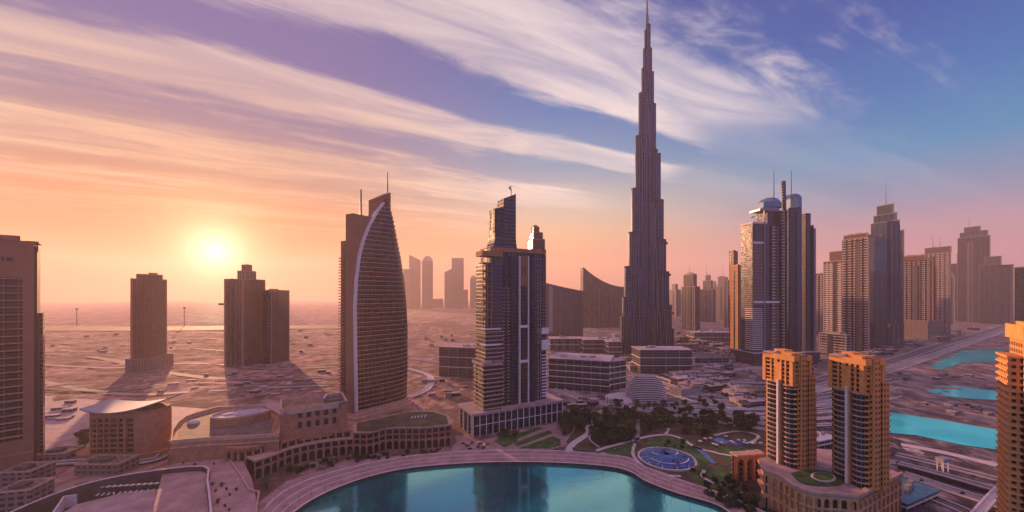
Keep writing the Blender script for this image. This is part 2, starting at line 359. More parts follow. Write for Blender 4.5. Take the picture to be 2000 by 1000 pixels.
# ------------------------------------------------------------------ ground, sea, lake, ponds
def axis(vals):
    out = []
    for (a, b, n) in vals: out += [a + (b - a) * i / n for i in range(n)]
    return out + [vals[-1][1]]
def make_ground():
    xs = axis([(-9000, -2600, 10), (-2600, -150, 200), (-150, 420, 20), (420, 1500, 90), (1500, 9000, 12)])
    ys = axis([(-600, 300, 6), (300, 2100, 200), (2100, 9500, 14)])
    V = []; mb = []
    for y in ys:
        for x in xs:
            k = 0
            if y > 430:
                left = min(1, max(0, (-210 - x - (0 if y > 560 else 60)) / 120)); right = min(1, max(0, (x - 470) / 120)) * min(1, max(0, (900 - y) / 200)) * .35
                k = max(left, right) * min(1, (y - 430) / 150)
            far = 1 if y < 2000 else 0
            z = 0
            if k and far:
                p = Vector((x * .012, y * .022, 0))
                z = k * (3.2 * noise.noise(p) + 1.8 * noise.noise(p * 2.7) + 1.0 * noise.noise(p * 6.3) + .9)
                z = max(-.4, z)
            V.append((x, y, z))
    nx = len(xs); Fc = [(j * nx + i, j * nx + i + 1, (j + 1) * nx + i + 1, (j + 1) * nx + i) for j in range(len(ys) - 1) for i in range(nx - 1)]
    me = bpy.data.meshes.new('ground'); me.from_pydata(V, [], Fc); me.materials.append(M['ground']); me.shade_smooth()
    o = bpy.data.objects.new('ground', me); C.objects.link(o); tag(o, kind='structure')
make_ground()
def gpoly(name, pts, z, mat, h=0, wallmat=None):
    mb = MB(); P = [G(a, b, z) for a, b in pts]; pl = [(p.x, p.y) for p in P]
    if h: mb.prism(pl, z - h, z, mi=0 if not wallmat else 1, mc=0)
    else:
        ar = sum(pl[i][0] * pl[(i + 1) % len(pl)][1] - pl[(i + 1) % len(pl)][0] * pl[i][1] for i in range(len(pl)))
        if ar < 0: pl = pl[::-1]
        mb.face([(x, y, z) for x, y in pl])
    return struct(name, mb, [mat, wallmat] if wallmat else mat)
def smooth_px(pts, n=6):
    out = []
    for i in range(len(pts) - 1):
        p0 = pts[max(i - 1, 0)]; p1 = pts[i]; p2 = pts[i + 1]; p3 = pts[min(i + 2, len(pts) - 1)]
        for k in range(n):
            t = k / n
            out.append(tuple(.5 * (2 * p1[c] + (p2[c] - p0[c]) * t + (2 * p0[c] - 5 * p1[c] + 4 * p2[c] - p3[c]) * t * t + (3 * p1[c] - p0[c] - 3 * p2[c] + p3[c]) * t ** 3) for c in range(len(p1))))
    return out + [pts[-1]]
sea = MB(); co_ = [G(-700, 631.5), G(0, 632), G(300, 632), G(560, 633), G(650, 632), G(735, 618), G(780, 606), G(800, 597), (Vector((-1500, 9400, 0)))]
sp = [(p.x, p.y) for p in co_] + [(-8900, 9400), (-8900, co_[0].y)]
sea.face([(x, y, 1.2) for x, y in sp]); struct('sea', sea, 'sea_water')
shore = smooth_px([(560, 1012), (600, 982), (650, 956), (720, 931), (800, 914), (900, 905), (1000, 902), (1100, 904), (1190, 911), (1232, 922), (1262, 940), (1320, 962), (1395, 984), (1430, 1005)])
back = smooth_px([(500, 1010), (540, 968), (600, 936), (700, 908), (800, 890), (900, 881), (1000, 878), (1100, 880), (1180, 887), (1228, 893), (1264, 912), (1335, 938), (1425, 968), (1500, 1002)])
lk = MB(); lp = [G(a, b + 3, .3) for a, b in shore]; lp = [(p.x, p.y) for p in lp]
lp = [(-330, 60), (lp[0][0] - 40, lp[0][1] - 40)] + lp + [(lp[-1][0] + 60, lp[-1][1] - 30), (330, 60)]
lk.face([(x, y, .3) for x, y in lp[::-1]]); struct('lake', lk, 'lake_water')
def band(name, A, B, z, h, mats):       # raised strip between two pixel curves
    mb = MB(); a = [G(x, y, z) for x, y in A]; b = [G(x, y, z) for x, y in B]
    for i in range(len(a) - 1):
        mb.face([a[i], a[i + 1], b[i + 1], b[i]][::-1])
        if h:
            for q in (a, b):
                mb.face([(q[i].x, q[i].y, z - h), (q[i + 1].x, q[i + 1].y, z - h), q[i + 1], q[i]], mi=1)
    return struct(name, mb, mats)
band('promenade', shore, back, 2.4, 2.6, ['paving', 'quay_stone'])
def lerp_c(A, B, t): return [(a[0] + (b[0] - a[0]) * t, a[1] + (b[1] - a[1]) * t) for a, b in zip(A, B)]
for t0, t1 in ((.0, .07), (.34, .38), (.62, .66), (.94, 1.0)):
    band('promenade_kerb', lerp_c(shore, back, t0), lerp_c(shore, back, t1), 2.45, 0, ['paving_light'])
gpoly('pond', [(1815, 716), (1850, 698), (1880, 684), (1962, 683), (1962, 706), (1880, 708), (1840, 722)], .5, 'pond_water')
gpoly('pond', [(1805, 762), (1816, 753), (1870, 754), (1962, 766), (1962, 782), (1900, 779), (1840, 773)], .5, 'pond_water')
gpoly('pond', [(1700, 800), (1760, 808), (1850, 822), (1962, 842), (1962, 880), (1880, 869), (1790, 850), (1700, 842)], .5, 'pond_water')
def road(name, pts, w, z, mat, lines=0, kerb=False, h=0):
    """Flat road along pixel points; w in metres; lane lines as their own sheets above."""
    P = [G(a, b, z) for a, b in smooth_px(pts, 5)]
    def side(off):
        out = []
        for i, p in enumerate(P):
            d = (P[min(i + 1, len(P) - 1)] - P[max(i - 1, 0)]); n = Vector((-d.y, d.x, 0)).normalized(); out.append(p + n * off)
        return out
    def sheet(o0, o1, dz):
        a, b = side(o0), side(o1)
        return [[Vector((q.x, q.y, z + dz)) for q in (a[i], a[i + 1], b[i + 1], b[i])] for i in range(len(P) - 1)]
    mb = MB()
    for q in sheet(-w / 2, w / 2, 0): mb.face(q)
    if h:
        for o in (-w / 2, w / 2):
            a = side(o)
            for i in range(len(a) - 1): mb.face([(a[i].x, a[i].y, z - h), (a[i + 1].x, a[i + 1].y, z - h), a[i + 1], a[i]])
    struct(name, mb, mat)
    if lines:
        ml = MB()
        for k in range(1, lines + 1):
            o = -w / 2 + w * k / (lines + 1)
            for i, q in enumerate(sheet(o - .25, o + .25, .05)): ml.face(q)
        struct(name + '_marking', ml, 'lane_paint')
    if kerb:
        mk = MB()
        for o in (-w / 2, w / 2):
            a = side(o); mk.strip([(p.x, p.y, z) for p in a], 1.2, 1.1)
        struct(name + '_kerb', mk, 'kerb')
# motorway and streets on the right
road('motorway', [(1975, 634), (1900, 656), (1830, 676), (1740, 706), (1640, 732), (1560, 752), (1450, 770), (1330, 782), (1200, 780)], 26, .3, 'asphalt', 5, True)
road('motorway', [(1975, 642), (1900, 668), (1830, 692), (1740, 722), (1650, 748), (1560, 770), (1450, 790), (1330, 800)], 20, .3, 'road_pale', 4, True)
for i, (dy, w, m) in enumerate([(30, 13, 'asphalt'), (44, 9, 'road_pale'), (60, 14, 'asphalt')]):
    road('street', [(1750, 712 + dy), (1640, 738 + dy), (1540, 752 + dy * .95), (1440, 764 + dy * .8), (1330, 772 + dy * .6)], w, .25 + .05 * i, m, 2, True)
road('street', [(1620, 700), (1540, 716), (1440, 722), (1360, 742), (1300, 760)], 12, .25, 'road_pale', 1, True)
road('street', [(1430, 655), (1380, 668), (1330, 690), (1180, 690)], 14, .3, 'asphalt', 2, True)
road('street', [(1060, 740), (1120, 772), (1200, 790), (1330, 803), (1430, 812), (1500, 830)], 12, .35, 'paving', 1, True)
road('street', [(1080, 762), (1150, 785), (1240, 800), (1340, 815), (1500, 840)], 7, .4, 'road_pale', 1, True)
road('street', [(1760, 868), (1850, 885), (1960, 912)], 11, .35, 'paving_light', 0)
road('street', [(1750, 888), (1850, 912), (1960, 940)], 9, .3, 'asphalt', 1, True)
road('railway_viaduct', [(1755, 905), (1850, 930), (1960, 962)], 7, 4, 'dark_stone', 2, True, 4)
road('street', [(1760, 925), (1850, 955), (1960, 990)], 12, .3, 'road_pale', 3, True)
road('street', [(1760, 950), (1850, 985), (1930, 1020)], 10, .3, 'asphalt', 2, True)
road('footbridge', [(1905, 1010), (1935, 975), (1965, 945)], 4.5, 6, 'paving_light', 0, True, 1.2)
gpoly('court', [(1690, 1010), (1770, 940), (1815, 950), (1800, 1010)], .25, 'purple_court')
for i in range(7):
    o = i * 9.5
    road('ramp', [(1500, 800 - o * .9), (1430, 792 - o * .8), (1360, 786 - o * .95), (1310, 770 - o * .9), (1240 + i * 12, 752 - o * .7)], 5 + (i % 3) * 2, .5 + .1 * i, ('asphalt', 'road_pale', 'roof_dark')[i % 3], 0, True)
for i in range(4):
    road('ramp', [(1640, 790 + i * 13), (1560, 796 + i * 12), (1480, 800 + i * 9), (1400, 796 + i * 7)], 6, .5 + .1 * i, ('road_pale', 'asphalt')[i % 2], 0, True)
# desert tracks on the left
road('desert_track', [(80, 690), (200, 700), (330, 728), (480, 742), (650, 735)], 16, 1.6, 'roof_dark', 0)
road('desert_track', [(80, 745), (240, 770), (420, 762), (640, 752)], 12, 1.6, 'road_pale', 0)
road('desert_track', [(800, 700), (900, 716), (960, 742)], 12, .4, 'paving', 1, True)
road('desert_track', [(796, 720), (840, 735), (835, 760), (800, 776)], 9, .4, 'paving_light', 0, True)
gpoly('scrub_belt', [(60, 636), (300, 638), (440, 636), (670, 635), (670, 641), (440, 644), (300, 646), (60, 646)], 3.2, 'roof_dark')
gpoly('sand_lot', [(60, 770), (290, 790), (420, 800), (500, 790), (660, 775), (660, 860), (60, 900)], 1.4, 'roof_pink')

# ------------------------------------------------------------------ parts shared by the builders
def slabs(mb, poly, z0, z1, step, th=.7, out=.8, mi=0):
    cx = sum(a for a, b in poly) / len(poly); cy = sum(b for a, b in poly) / len(poly)
    def grow(a, b):
        d = math.hypot(a - cx, b - cy) or 1; return (a + (a - cx) / d * out * 1.2, b + (b - cy) / d * out * 1.2)
    P = [grow(a, b) for a, b in poly]; z = z0 + step
    while z < z1 - .2: mb.prism(P, z - th, z, True, True, mi); z += step
def fins(mb, xs, y, z0, z1, w=.6, d=.8, mi=0):
    for x in xs: mb.box(x - w / 2, x + w / 2, y - d, y + .05, z0, z1, mi)
def parapet(mb, poly, z, h=1.6, w=.8, mi=0):
    inner = scaled(poly, 1 - 2 * w / max(4, max(a for a, b in poly) - min(a for a, b in poly)))
    n = len(poly)
    for i in range(n):
        j = (i + 1) % n; a, b, c, d = poly[i], poly[j], inner[j], inner[i]
        mb.prism([a, b, c, d], z, z + h, True, False, mi)
def roof_kit(par, poly, z, rnd, mat='concrete', cat='roof_plant'):
    cx = sum(a for a, b in poly) / len(poly); cy = sum(b for a, b in poly) / len(poly)
    w = max(a for a, b in poly) - min(a for a, b in poly); d = max(b for a, b in poly) - min(b for a, b in poly)
    for k in range(rnd.randint(1, 3)):
        mb = MB(); x = cx + rnd.uniform(-.25, .25) * w; y = cy + rnd.uniform(-.25, .25) * d; s = rnd.uniform(.1, .2)
        mb.box(x - w * s, x + w * s, y - d * s, y + d * s, z, z + rnd.uniform(2, 5)); mb.build('lift_housing', mat, par)

def simple_tower(name, label, cat, xl, xr, yb, tiers, deg=20, dep=.9, mat='f_brown', group=None, balc=None, spire=None, podium=None, trim='concrete', cap='flat', crane=None, pier=True, z0=0):
    """Mid-distance tower. tiers: (xl, xr, ytop, material or None) in photo pixels from the lowest up."""
    xm = (xl + xr) / 2; fr = Frame(xm, yb, deg); root = fr.thing(name, label, cat, group); rnd = random.Random(int(xl * 7 + yb))
    w = abs(fr.u(xr) - fr.u(xl)); D = w * dep; zb = 0; off0 = 0
    for k, (a, b, yt, mt) in enumerate(tiers):
        dd = D * (b - a) / (xr - xl) if k else D; off = off0 + (D - dd) / 2
        x0, x1 = fr.span(a, b, off, dd)
        if x1 - x0 < 2: c_ = (x0 + x1) / 2; x0, x1 = c_ - 1.5, c_ + 1.5
        z1 = fr.z((a + b) / 2, yt, off)
        poly = rect(x0, off, x1, off + dd)
        mb = MB(); mb.prism(poly, zb, z1, cap=False); mb.build('wall', mt or mat, root)
        rb = MB(); rb.prism(scaled(poly, .995), z1 - .3, z1 - .25); parapet(rb, poly, z1, 1.8, 1.0); rb.build('roof', trim, root)
        if pier:
            cw = max(1.2, (x1 - x0) * .07)
            for (cx, cy) in poly:
                pb = MB(); sx = -1 if cx == x0 else 1; sy = -1 if cy == off else 1
                pb.box(cx - cw if sx > 0 else cx - .35, cx + .35 if sx > 0 else cx + cw, cy - cw if sy > 0 else cy - .35, cy + .35 if sy > 0 else cy + cw, zb, z1 + 1); pb.build('corner_pier', trim, root)
        if balc and k < balc[0]:
            bb = MB(); slabs(bb, poly if balc[1] == 'all' else rect(x0 + (x1 - x0) * balc[1][0], off - .9, x0 + (x1 - x0) * balc[1][1], off + dd * .5), zb + 4, z1 - 3, balc[2], 1.5, 1.1)
            bb.build('balcony_tier', balc[3], root)
        if k == 0 and not group:
            lst = ['f_glassdark', 'f_ribs', 'f_louvre', 'f_glassmauve']; nb = rnd.randint(2, 4)
            for j in range(nb):
                c_ = x0 + (x1 - x0) * (j + .5 + rnd.uniform(-.15, .15)) / nb; hw_ = (x1 - x0) * rnd.uniform(.07, .12); top = z1 - (z1) * rnd.choice((.0, .03, .07, -.012)); pr_ = (x1 - x0) * .05
                m2 = MB(); m2.prism([(c_ - hw_, off + .5), (c_ - hw_ * .6, off - pr_), (c_ + hw_ * .6, off - pr_), (c_ + hw_, off + .5)], 0, top, True, True); m2.build('projecting_bay', rnd.choice(lst), root)
            c_ = off + dd * rnd.uniform(.35, .6); m2 = MB(); m2.prism([(x0 + .5, c_ - dd * .14), (x0 - pr_, c_ - dd * .08), (x0 - pr_, c_ + dd * .08), (x0 + .5, c_ + dd * .14)], 0, z1 * rnd.uniform(.93, 1.01), True, True); m2.build('projecting_bay', rnd.choice(lst[:2]), root)
        if k == len(tiers) - 1:
            if cap == 'flat': roof_kit(root, poly, z1, rnd, trim)
            elif cap == 'dome':
                m2 = MB(); m2.dome((x0 + x1) / 2, off + dd / 2, z1, (x1 - x0) / 2, dd / 2, (x1 - x0) * .55); m2.build('dome', trim, root, smooth=True)
            elif cap == 'point':
                m2 = MB(); cx, cy = (x0 + x1) / 2, off + dd / 2
                m2.prism(poly, z1, z1 + (x1 - x0) * 1.2, top=[(cx + (p - cx) * .06, cy + (q - cy) * .06) for p, q in poly]); m2.build('pointed_roof', trim, root)
            elif cap == 'slant':
                m2 = MB(); h = (x1 - x0) * .5; m2.prism(poly, z1, lambda x, y: z1 + 1 + h * (x1 - x) / (x1 - x0)); m2.build('slanted_crown', mt or mat, root)
            elif cap == 'slantr':
                m2 = MB(); h = (x1 - x0) * .5; m2.prism(poly, z1, lambda x, y: z1 + 1 + h * (x - x0) / (x1 - x0)); m2.build('slanted_crown', mt or mat, root)
        zb = z1
    if spire:
        sx, yt = spire; off = off0 + D / 2; u = fr.u(sx, off); zt = fr.z(sx, yt, off)
        m2 = MB(); m2.tube((u, off, zb - 4), (u, off, zb + (zt - zb) * .5), 1.3, .8); m2.tube((u, off, zb + (zt - zb) * .5), (u, off, zt), .7, .35); m2.build('spire', 'steel', root)
    if podium:
        a, b, yt = podium; x0, x1 = fr.span(a, b, -4, D + 12); z1 = fr.z((a + b) / 2, yt, -4)
        p = MB(); pl = rect(x0, -4, x1, D + 8); p.prism(pl, 0, z1); parapet(p, pl, z1, 1.2); p.build('podium', 'f_low', root)
    for cr in (crane or []):
        cx, yt, jl, ja = cr; u = fr.u(cx, D / 2); zt = fr.z(cx, yt, D / 2)
        m2 = MB(); m2.tube((u, D / 2, zb - 2), (u, D / 2, zb + (zt - zb) * .35), .9)
        m2.tube((u, D / 2, zb + (zt - zb) * .3), (u + jl, D / 2, zt), .6, .3)
        m2.tube((u, D / 2, zb + (zt - zb) * .35), (u - jl * .5 - 2, D / 2, zb + (zt - zb) * .38), .6); m2.build('rooftop_crane', 'steel', root)
    return root, fr

# ------------------------------------------------------------------ the tallest tower
def burj():
    cx, D0 = 1263, 948
    base = Vector(((1264 - 1000) / F * D0, D0, 0)); k = D0 / F
    root = thing('skyscraper', 'tallest tower, stepped bundled tubes narrowing to a needle spire leaving the photo', 'skyscraper', base, R(-14))
    # silhouette steps: (half width in px, y of step top)
    Z_ = lambda py: H - (py - HY) * k
    L = [(6, 60), (9, 97), (12, 135), (18, 184), (23, 268), (30, 370), (35.5, 455), (43, 521), (47, 580), (51, 618)]
    Rr = [(7, 50), (10, 98), (13.5, 145), (17.5, 208), (24, 306), (29, 395), (33, 471), (38, 532), (42.5, 595), (46, 640)]
    Bk = [(6, 75), (9, 115), (12, 165), (17, 230), (22, 290), (27, 350), (31, 430), (36, 500), (41, 560), (46, 600)]
    def capsule(d, w, ang, n=8, r0=0.):
        c, s_ = math.cos(ang), math.sin(ang); pts = []
        for i in range(n + 1):
            a = -math.pi / 2 + math.pi * i / n; x = d + w * .9 * math.cos(a); y = w * math.sin(a); pts.append((x, y))
        pts += [(r0, w), (r0, -w)]
        return [(x * c - y * s_, x * s_ + y * c) for x, y in pts]
    for nm, steps, ang in (('left', L, R(206)), ('right', Rr, R(-28)), ('rear', Bk, R(89))):
        mb = MB(); rb = MB(); mech = MB()
        for i, (hw, yt) in enumerate(steps):
            ext = hw * k * (.96 if i < 4 else 1.05); w = 5.0 + 8.5 * i / 9; w = min(w, ext * .6); d = max(1, (ext - w) / math.cos(R(27)) * .98)
            zt = Z_(yt)
            mb.prism(capsule(d, w, ang), 0, zt)
            # lower side tubes hugging the wing
            for sgn in (-1, 1):
                for fr_, wf, zf in ((.80, .62, .0), (.52, .55, 16)):
                    q = capsule(d * fr_, w * .52, 0, 7, d * fr_ - w * .3)
                    q = [(x, y + sgn * w * .78) for x, y in q]
                    c, s_ = math.cos(ang), math.sin(ang)
                    mb.prism([(x * c - y * s_, x * s_ + y * c) for x, y in q], 0, zt - 22 + zf)
            rb = MB(); rb.prism(scaled(capsule(d, w, ang), 1.01), zt - 3.5, zt + .6); rb.build('terrace_rim', 'dark_stone', root)
        mb.build('wing', 'f_burj', root)
    core = MB(); core.prism(circ(0, 0, 15, n=18), 0, Z_(268)); core.prism(circ(0, 0, 11, n=18), 0, Z_(182)); core.prism(circ(0, 0, 8, n=14), 0, Z_(110)); core.prism(circ(0, 0, 5.6, n=12), 0, Z_(60))
    core.build('core', 'f_burj', root)
    for y0 in (300, 402, 480, 540, 612):
        r = {300: 22, 402: 33, 480: 39, 540: 45, 612: 51}[y0]
        mb = MB()
        for ang in (R(206), R(-28), R(89)):
            mb.prism(capsule(r * k - 11, 12.2 if y0 > 450 else 10.2, ang), Z_(y0), Z_(y0) + 5)
        mb.build('plant_floor', 'dark_stone', root)
    sp_ = MB(); sp_.tube((0, 0, Z_(110)), (0, 0, Z_(30)), 4.6, 3.4, 10); sp_.tube((0, 0, Z_(30)), (0, 0, Z_(2)), 2.4, 1.6, 8); sp_.tube((0, 0, Z_(2)), (0, 0, Z_(-26)), 1.2, .5, 6); sp_.build('spire', 'steel', root)
    pod = MB()
    for ang in (R(206), R(-28), R(89)): pod.prism(capsule(62, 19, ang, 10), 0, 16)
    pod.build('podium', 'f_hall', root)
burj()

# ------------------------------------------------------------------ sail-shaped tower
def sail():
    GL, GR = G(697, 817), G(794, 787)
    ang = math.atan2(GR.y - GL.y, GR.x - GL.x); fr = Frame(697, 817, math.degrees(ang)); L = (GR - GL).xy.length
    root = fr.thing('sail_tower', 'brown sail shaped tower with a white curved edge and tall spike beside the curved arcade', 'skyscraper')
    def table(t):          # px outline -> (z, u)
        return sorted((fr.z(px, py), fr.u(px)) for px, py in t)
    left = table([(697, 817), (695, 700), (694, 600), (696, 550), (702, 500), (710, 470), (722, 440), (738, 412), (750, 396), (755, 388)])
    right = table([(794, 787), (796, 720), (796, 640), (794, 600), (790, 550), (783, 505), (775, 465), (768, 430), (761, 400), (757, 384)])
    def at(tb, z):
        if z <= tb[0][0]: return tb[0][1]
        for (z0, u0), (z1, u1) in zip(tb[:-1], tb[1:]):
            if z <= z1: return u0 + (u1 - u0) * (z - z0) / (z1 - z0)
        return tb[-1][1]
    ztop = min(left[-1][0], right[-1][0]); zs = [6 + (ztop - 6) * i / 44 for i in range(45)]
    def sec(z, grow=0):
        a, b = at(left, z), at(right, z); a -= grow; b += grow; w = b - a; n = 10; p = []
        for i in range(n + 1):
            t = i / n; bul = (t / .74 if t < .74 else (1 - t) / .26 * 1.0); bul = math.sin(bul * math.pi / 2)
            p.append((a + w * t, -7.5 * bul * min(1, w / 40) - grow))
        return p + [(b, 14 + grow), (a, 14 + grow)]
    mb = MB(); mb.loft([[(x, y, z) for x, y in sec(z)] for z in zs]); mb.build('curved_glass_face', 'f_sail', root)
    bb = MB(); z = 8
    while z < ztop - 8:
        p = sec(z, .55); bb.prism(p, z - .55, z + .25, True, True); z += 5.6
    bb.build('floor_ledge', 'sandstone_pale', root)
    e = MB(); pts = [(at(left, z) - .8, -1.6, z) for z in zs if z < ztop - 1]
    for (x0, y0, z0), (x1, y1, z1) in zip(pts[:-1], pts[1:]):
        e.loft([[(x0 - 1.4, -2.2, z0), (x0 + 1.4, -2.2, z0), (x0 + 1.4, 4, z0), (x0 - 1.4, 4, z0)], [(x1 - 1.4, -2.2, z1), (x1 + 1.4, -2.2, z1), (x1 + 1.4, 4, z1), (x1 - 1.4, 4, z1)]], cap=False)
    e.build('curved_edge_fin', 'white_trim', root)
    # slab blocks behind the sail: built in the same frame, x<0 is the side nearest the sun
    def blk(nm, pa, pb, yt, off, dep, mat, slope=0):
        x0, x1 = fr.u(pa, off), fr.u(pb, off)
        if x1 < x0: x0, x1 = x1, x0
        z1 = fr.z((pa + pb) / 2, yt, off); m = MB()
        m.prism(rect(x0, off, x1, off + dep), 0, (lambda x, y: z1 + slope * (x - x0) / (x1 - x0)) if slope else z1); m.build(nm, mat, root); return x0, x1, z1
    zA = fr.z(680, 466); zB = fr.z(710, 420); 
    m = MB(); m.prism(rect(-3, 3, 40, 27), 0, zA); m.build('side_block', 'f_brown', root)
    m = MB(); slabs(m, rect(-4, 20, 38, 29.5), 20, zA - 20, 3.6, 1.1, .6); m.build('balcony_tier', 'sandstone', root)
    x0 = fr.u(691, 14); x1 = fr.u(757, 14)
    m = MB(); m.prism(rect(-4.5, 1.5, 50, 15), 0, zB); m.build('spine_block', 'beige', root)
    a0 = fr.u(727, 8); a1 = fr.u(757, 8); z1 = fr.z(727, 390, 8); z2 = fr.z(757, 377, 8)
    m = MB(); m.prism(rect(a0, 2, a1, 15), zB - 5, lambda x, y: z1 + (z2 - z1) * (x - a0) / (a1 - a0)); m.build('crown', 'beige', root)
    for (px, yb, yt, nm) in ((757, 400, 336, 'spike'), (705, 425, 370, 'mast')):
        u = fr.u(px, 10); m = MB(); z0 = fr.z(px, yb, 10); z3 = fr.z(px, yt, 10)
        m.tube((u, 10, z0 - 8), (u, 10, z3), 1.5, .5 if nm == 'spike' else 1.1); m.build(nm, 'steel', root)
    # stepped base
    for i, (g_, z) in enumerate(((3, 9), (6, 6.2), (10, 3.4))):
        m = MB(); q = [(x + (-g_ if x < 20 else g_ * .4), y - g_ * (1 if y < 5 else -1)) for x, y in sec(8)]; m.prism(q, 0, z); m.build('base_step', 'sandstone_pale', root)
sail()

# ------------------------------------------------------------------ hotel tower left of centre
def hotel():
    fr = Frame(924, 853, 28); root = fr.thing('hotel_tower', 'slender balconied tower with white looped frame and horned crown on a dark glass podium', 'skyscraper')
    u, z = fr.u, fr.z
    U1 = u(1098)
    # podium
    zp = z(924, 812); m = MB(); m.prism(rect(0, 0, U1, 40), 0, zp); m.build('podium', 'f_glassdark', root)
    m = MB(); n = 15
    for i in range(n + 1):
        x = U1 * i / n; m.box(x - .35, x + .35, -.9, -.05, 0, zp)
    for i in range(4): m.box(-.9, -.05, 1 + i * 12, 1.7 + i * 12, 0, zp)
    m.build('column_row', 'white_trim', root)
    m = MB(); m.prism([(-2, -2.2), (U1 * .3, -3.4), (U1 * .5, -1.6), (U1 * .75, -3), (U1 + 2.5, -2), (U1 + 2.5, 42), (-2, 42)], zp, zp + 2.4, True, True); m.build('canopy_roof', 'roof_pink', root)
    m = MB(); m.box(2, U1 - 2, -.5, -.1, zp * .48, zp * .48 + .6); m.build('transom', 'white_trim', root)
    zt = z(1010, 492, 10)
    def wallbox(nm, pa, pb, yt, off, dep, mat, yb=None, z0=0):
        x0, x1 = u(pa, off), u(pb, off); z1 = z((pa + pb) / 2, yt, off); zb = z0 if yb is None else z((pa + pb) / 2, yb, off)
        q = MB(); q.prism(rect(x0, off, x1, off + dep), zb, z1, True, True); q.build(nm, mat, root); return x0, x1, zb, z1
    # main body and flanks
    x0, x1, _, z1 = wallbox('main_shaft', 957, 1058, 488, 11, 26, 'f_ribs')
    a0, a1, _, zz = wallbox('left_flank', 948, 982, 515, 9, 26, 'f_glassmauve')
    q = MB(); slabs(q, rect(a0, 9, a1, 35), zp + 3, z(960, 640, 9), 4.6, .9, 1.3); q.build('balcony_tier', 'sandstone_pale', root)
    q = MB()       # open frame at the top of the left flank
    for i in range(9):
        zz_ = z(950, 620, 9) + i * (z(950, 498, 9) - z(950, 620, 9)) / 8; q.box(a0 - 3.5, a0 + 7, 7.6, 20, zz_ - .5, zz_ + .4)
    for xx in (a0 - 3.4, a0 + 1.5, a0 + 6.6): q.box(xx - .4, xx + .4, 7.4, 8.3, z(950, 640, 9), z(950, 494, 9))
    q.box(a0 - 5, a0 + 20, 6.5, 24, z(950, 500, 9), z(950, 490, 9)); q.build('open_frame', 'sandstone', root)
    b0, b1, _, zb1 = wallbox('right_flank', 1046, 1066, 500, 14, 24, 'f_glassmauve')
    q = MB(); slabs(q, rect(b0 + 1, 12.6, b1, 38), zp + 3, z(1055, 690, 14), 3.7, 1.0, 1.3); q.build('balcony_tier', 'white_trim', root)
    q = MB(); slabs(q, rect(b0 + 3, 13.2, b1 - .5, 38), z(1055, 690, 14), zb1 - 4, 3.7, .7, .5); q.build('upper_balcony_tier', 'sandstone', root)
    for (ya, yb) in ((652, 640), (683, 664)):
        q = MB(); q.box(b0, b1 + 2.6, 11, 38, z(1055, ya, 14), z(1055, yb, 14)); q.build('sky_terrace', 'white_trim', root)
        q = MB(); q.box(a0 - 1.5, a1 - 3, 7, 20, z(955, ya - 8, 9), z(955, ya - 11, 9)); q.build('sky_terrace', 'white_trim', root)
    # dark vertical bays
    for (pa, pb) in ((984, 992), (995, 1010), (1036, 1046)):
        c0, c1 = u(pa, 10), u(pb, 10); q = MB(); q.prism([(c0, 11.05), (c0, 9.6), ((c0 + c1) / 2, 8.4), (c1, 9.6), (c1, 11.05)], zp, z(1000, 500 if pa != 984 else 520, 10), True, True); q.build('glass_bay', 'f_glassdark', root)
    q = MB(); c0, c1 = u(983, 10), u(994, 10); slabs(q, rect(c0, 9.4, c1, 12), zp + 4, z(990, 560, 10), 3.7, .9, .5); q.build('balcony_tier', 'sandstone_pale', root)
    # looped white frame
    c0, c1 = u(1014, 8.5), u(1033, 8.5); zt_ = z(1023, 500, 8.5); zb_ = z(1023, 800, 8.5); r = (c1 - c0) / 2
    q = MB(); cxm = (c0 + c1) / 2; w = 1.3
    outer = [(c0, zt_)] + [(cxm - r * math.cos(a), zb_ + r - r * math.sin(a)) for a in [math.pi * i / 10 for i in range(11)]] + [(c1, zt_)]
    inner = [(c0 + w, zt_)] + [(cxm - (r - w) * math.cos(a), zb_ + r - (r - w) * math.sin(a)) for a in [math.pi * i / 10 for i in range(11)]] + [(c1 - w, zt_)]
    for i in range(len(outer) - 1):
        o0, o1, i1, i0 = outer[i], outer[i + 1], inner[i + 1], inner[i]
        A_ = [(o0[0], 7.6, o0[1]), (o1[0], 7.6, o1[1]), (i1[0], 7.6, i1[1]), (i0[0], 7.6, i0[1])]; B_ = [(x, 11.1, zz) for x, _, zz in A_]
        q.face(A_); q.face(B_[::-1])
        for j in range(4): q.face([A_[j], B_[j], B_[(j + 1) % 4], A_[(j + 1) % 4]])
    for yy in (640, 708): q.box(c0 + w, c1 - w, 7.8, 11.1, z(1023, yy, 8.5), z(1023, yy - 5, 8.5))
    q.build('looped_frame', 'white_trim', root)
    q = MB(); q.box(c0 + w, c1 - w, 9.4, 11.05, zb_ + 4, z(1023, 560, 8.5)); q.build('frame_glazing', 'f_glassdark', root)
    q = MB(); q.box(c0 + w, c1 - w, 8.6, 11.05, z(1023, 558, 8.5), zt_); q.build('sign_panel', 'beige', root)
    q = MB()
    for i in range(3): xx = c0 + w + 2 + i * 2.2; q.box(xx, xx + .8, 8.3, 8.62, z(1023, 540, 8.5) + (4 if i == 1 else 0), z(1023, 518, 8.5))
    q.build('sign_mark', 'dark_stone', root)
    # lower left wing
    d0, d1 = u(945, 2), u(979, 2); zl = z(960, 714, 2); q = MB(); q.prism(rect(d0, 2, d1, 30), 0, zl); q.build('lower_wing', 'f_glassdark', root)
    q = MB(); slabs(q, rect(d0, 2, d1, 30), zp, zl, 4.6, .9, 1.0); q.build('balcony_tier', 'sandstone_pale', root)
    q = MB(); q.prism(rect(d0 - 2, 0, d1 + .5, 31), zl, zl + 1.6, True, True); parapet(q, rect(d0 - 2, 0, d1 + .5, 31), zl + 1.6, 1.5); q.build('wing_roof', 'roof_pink', root)
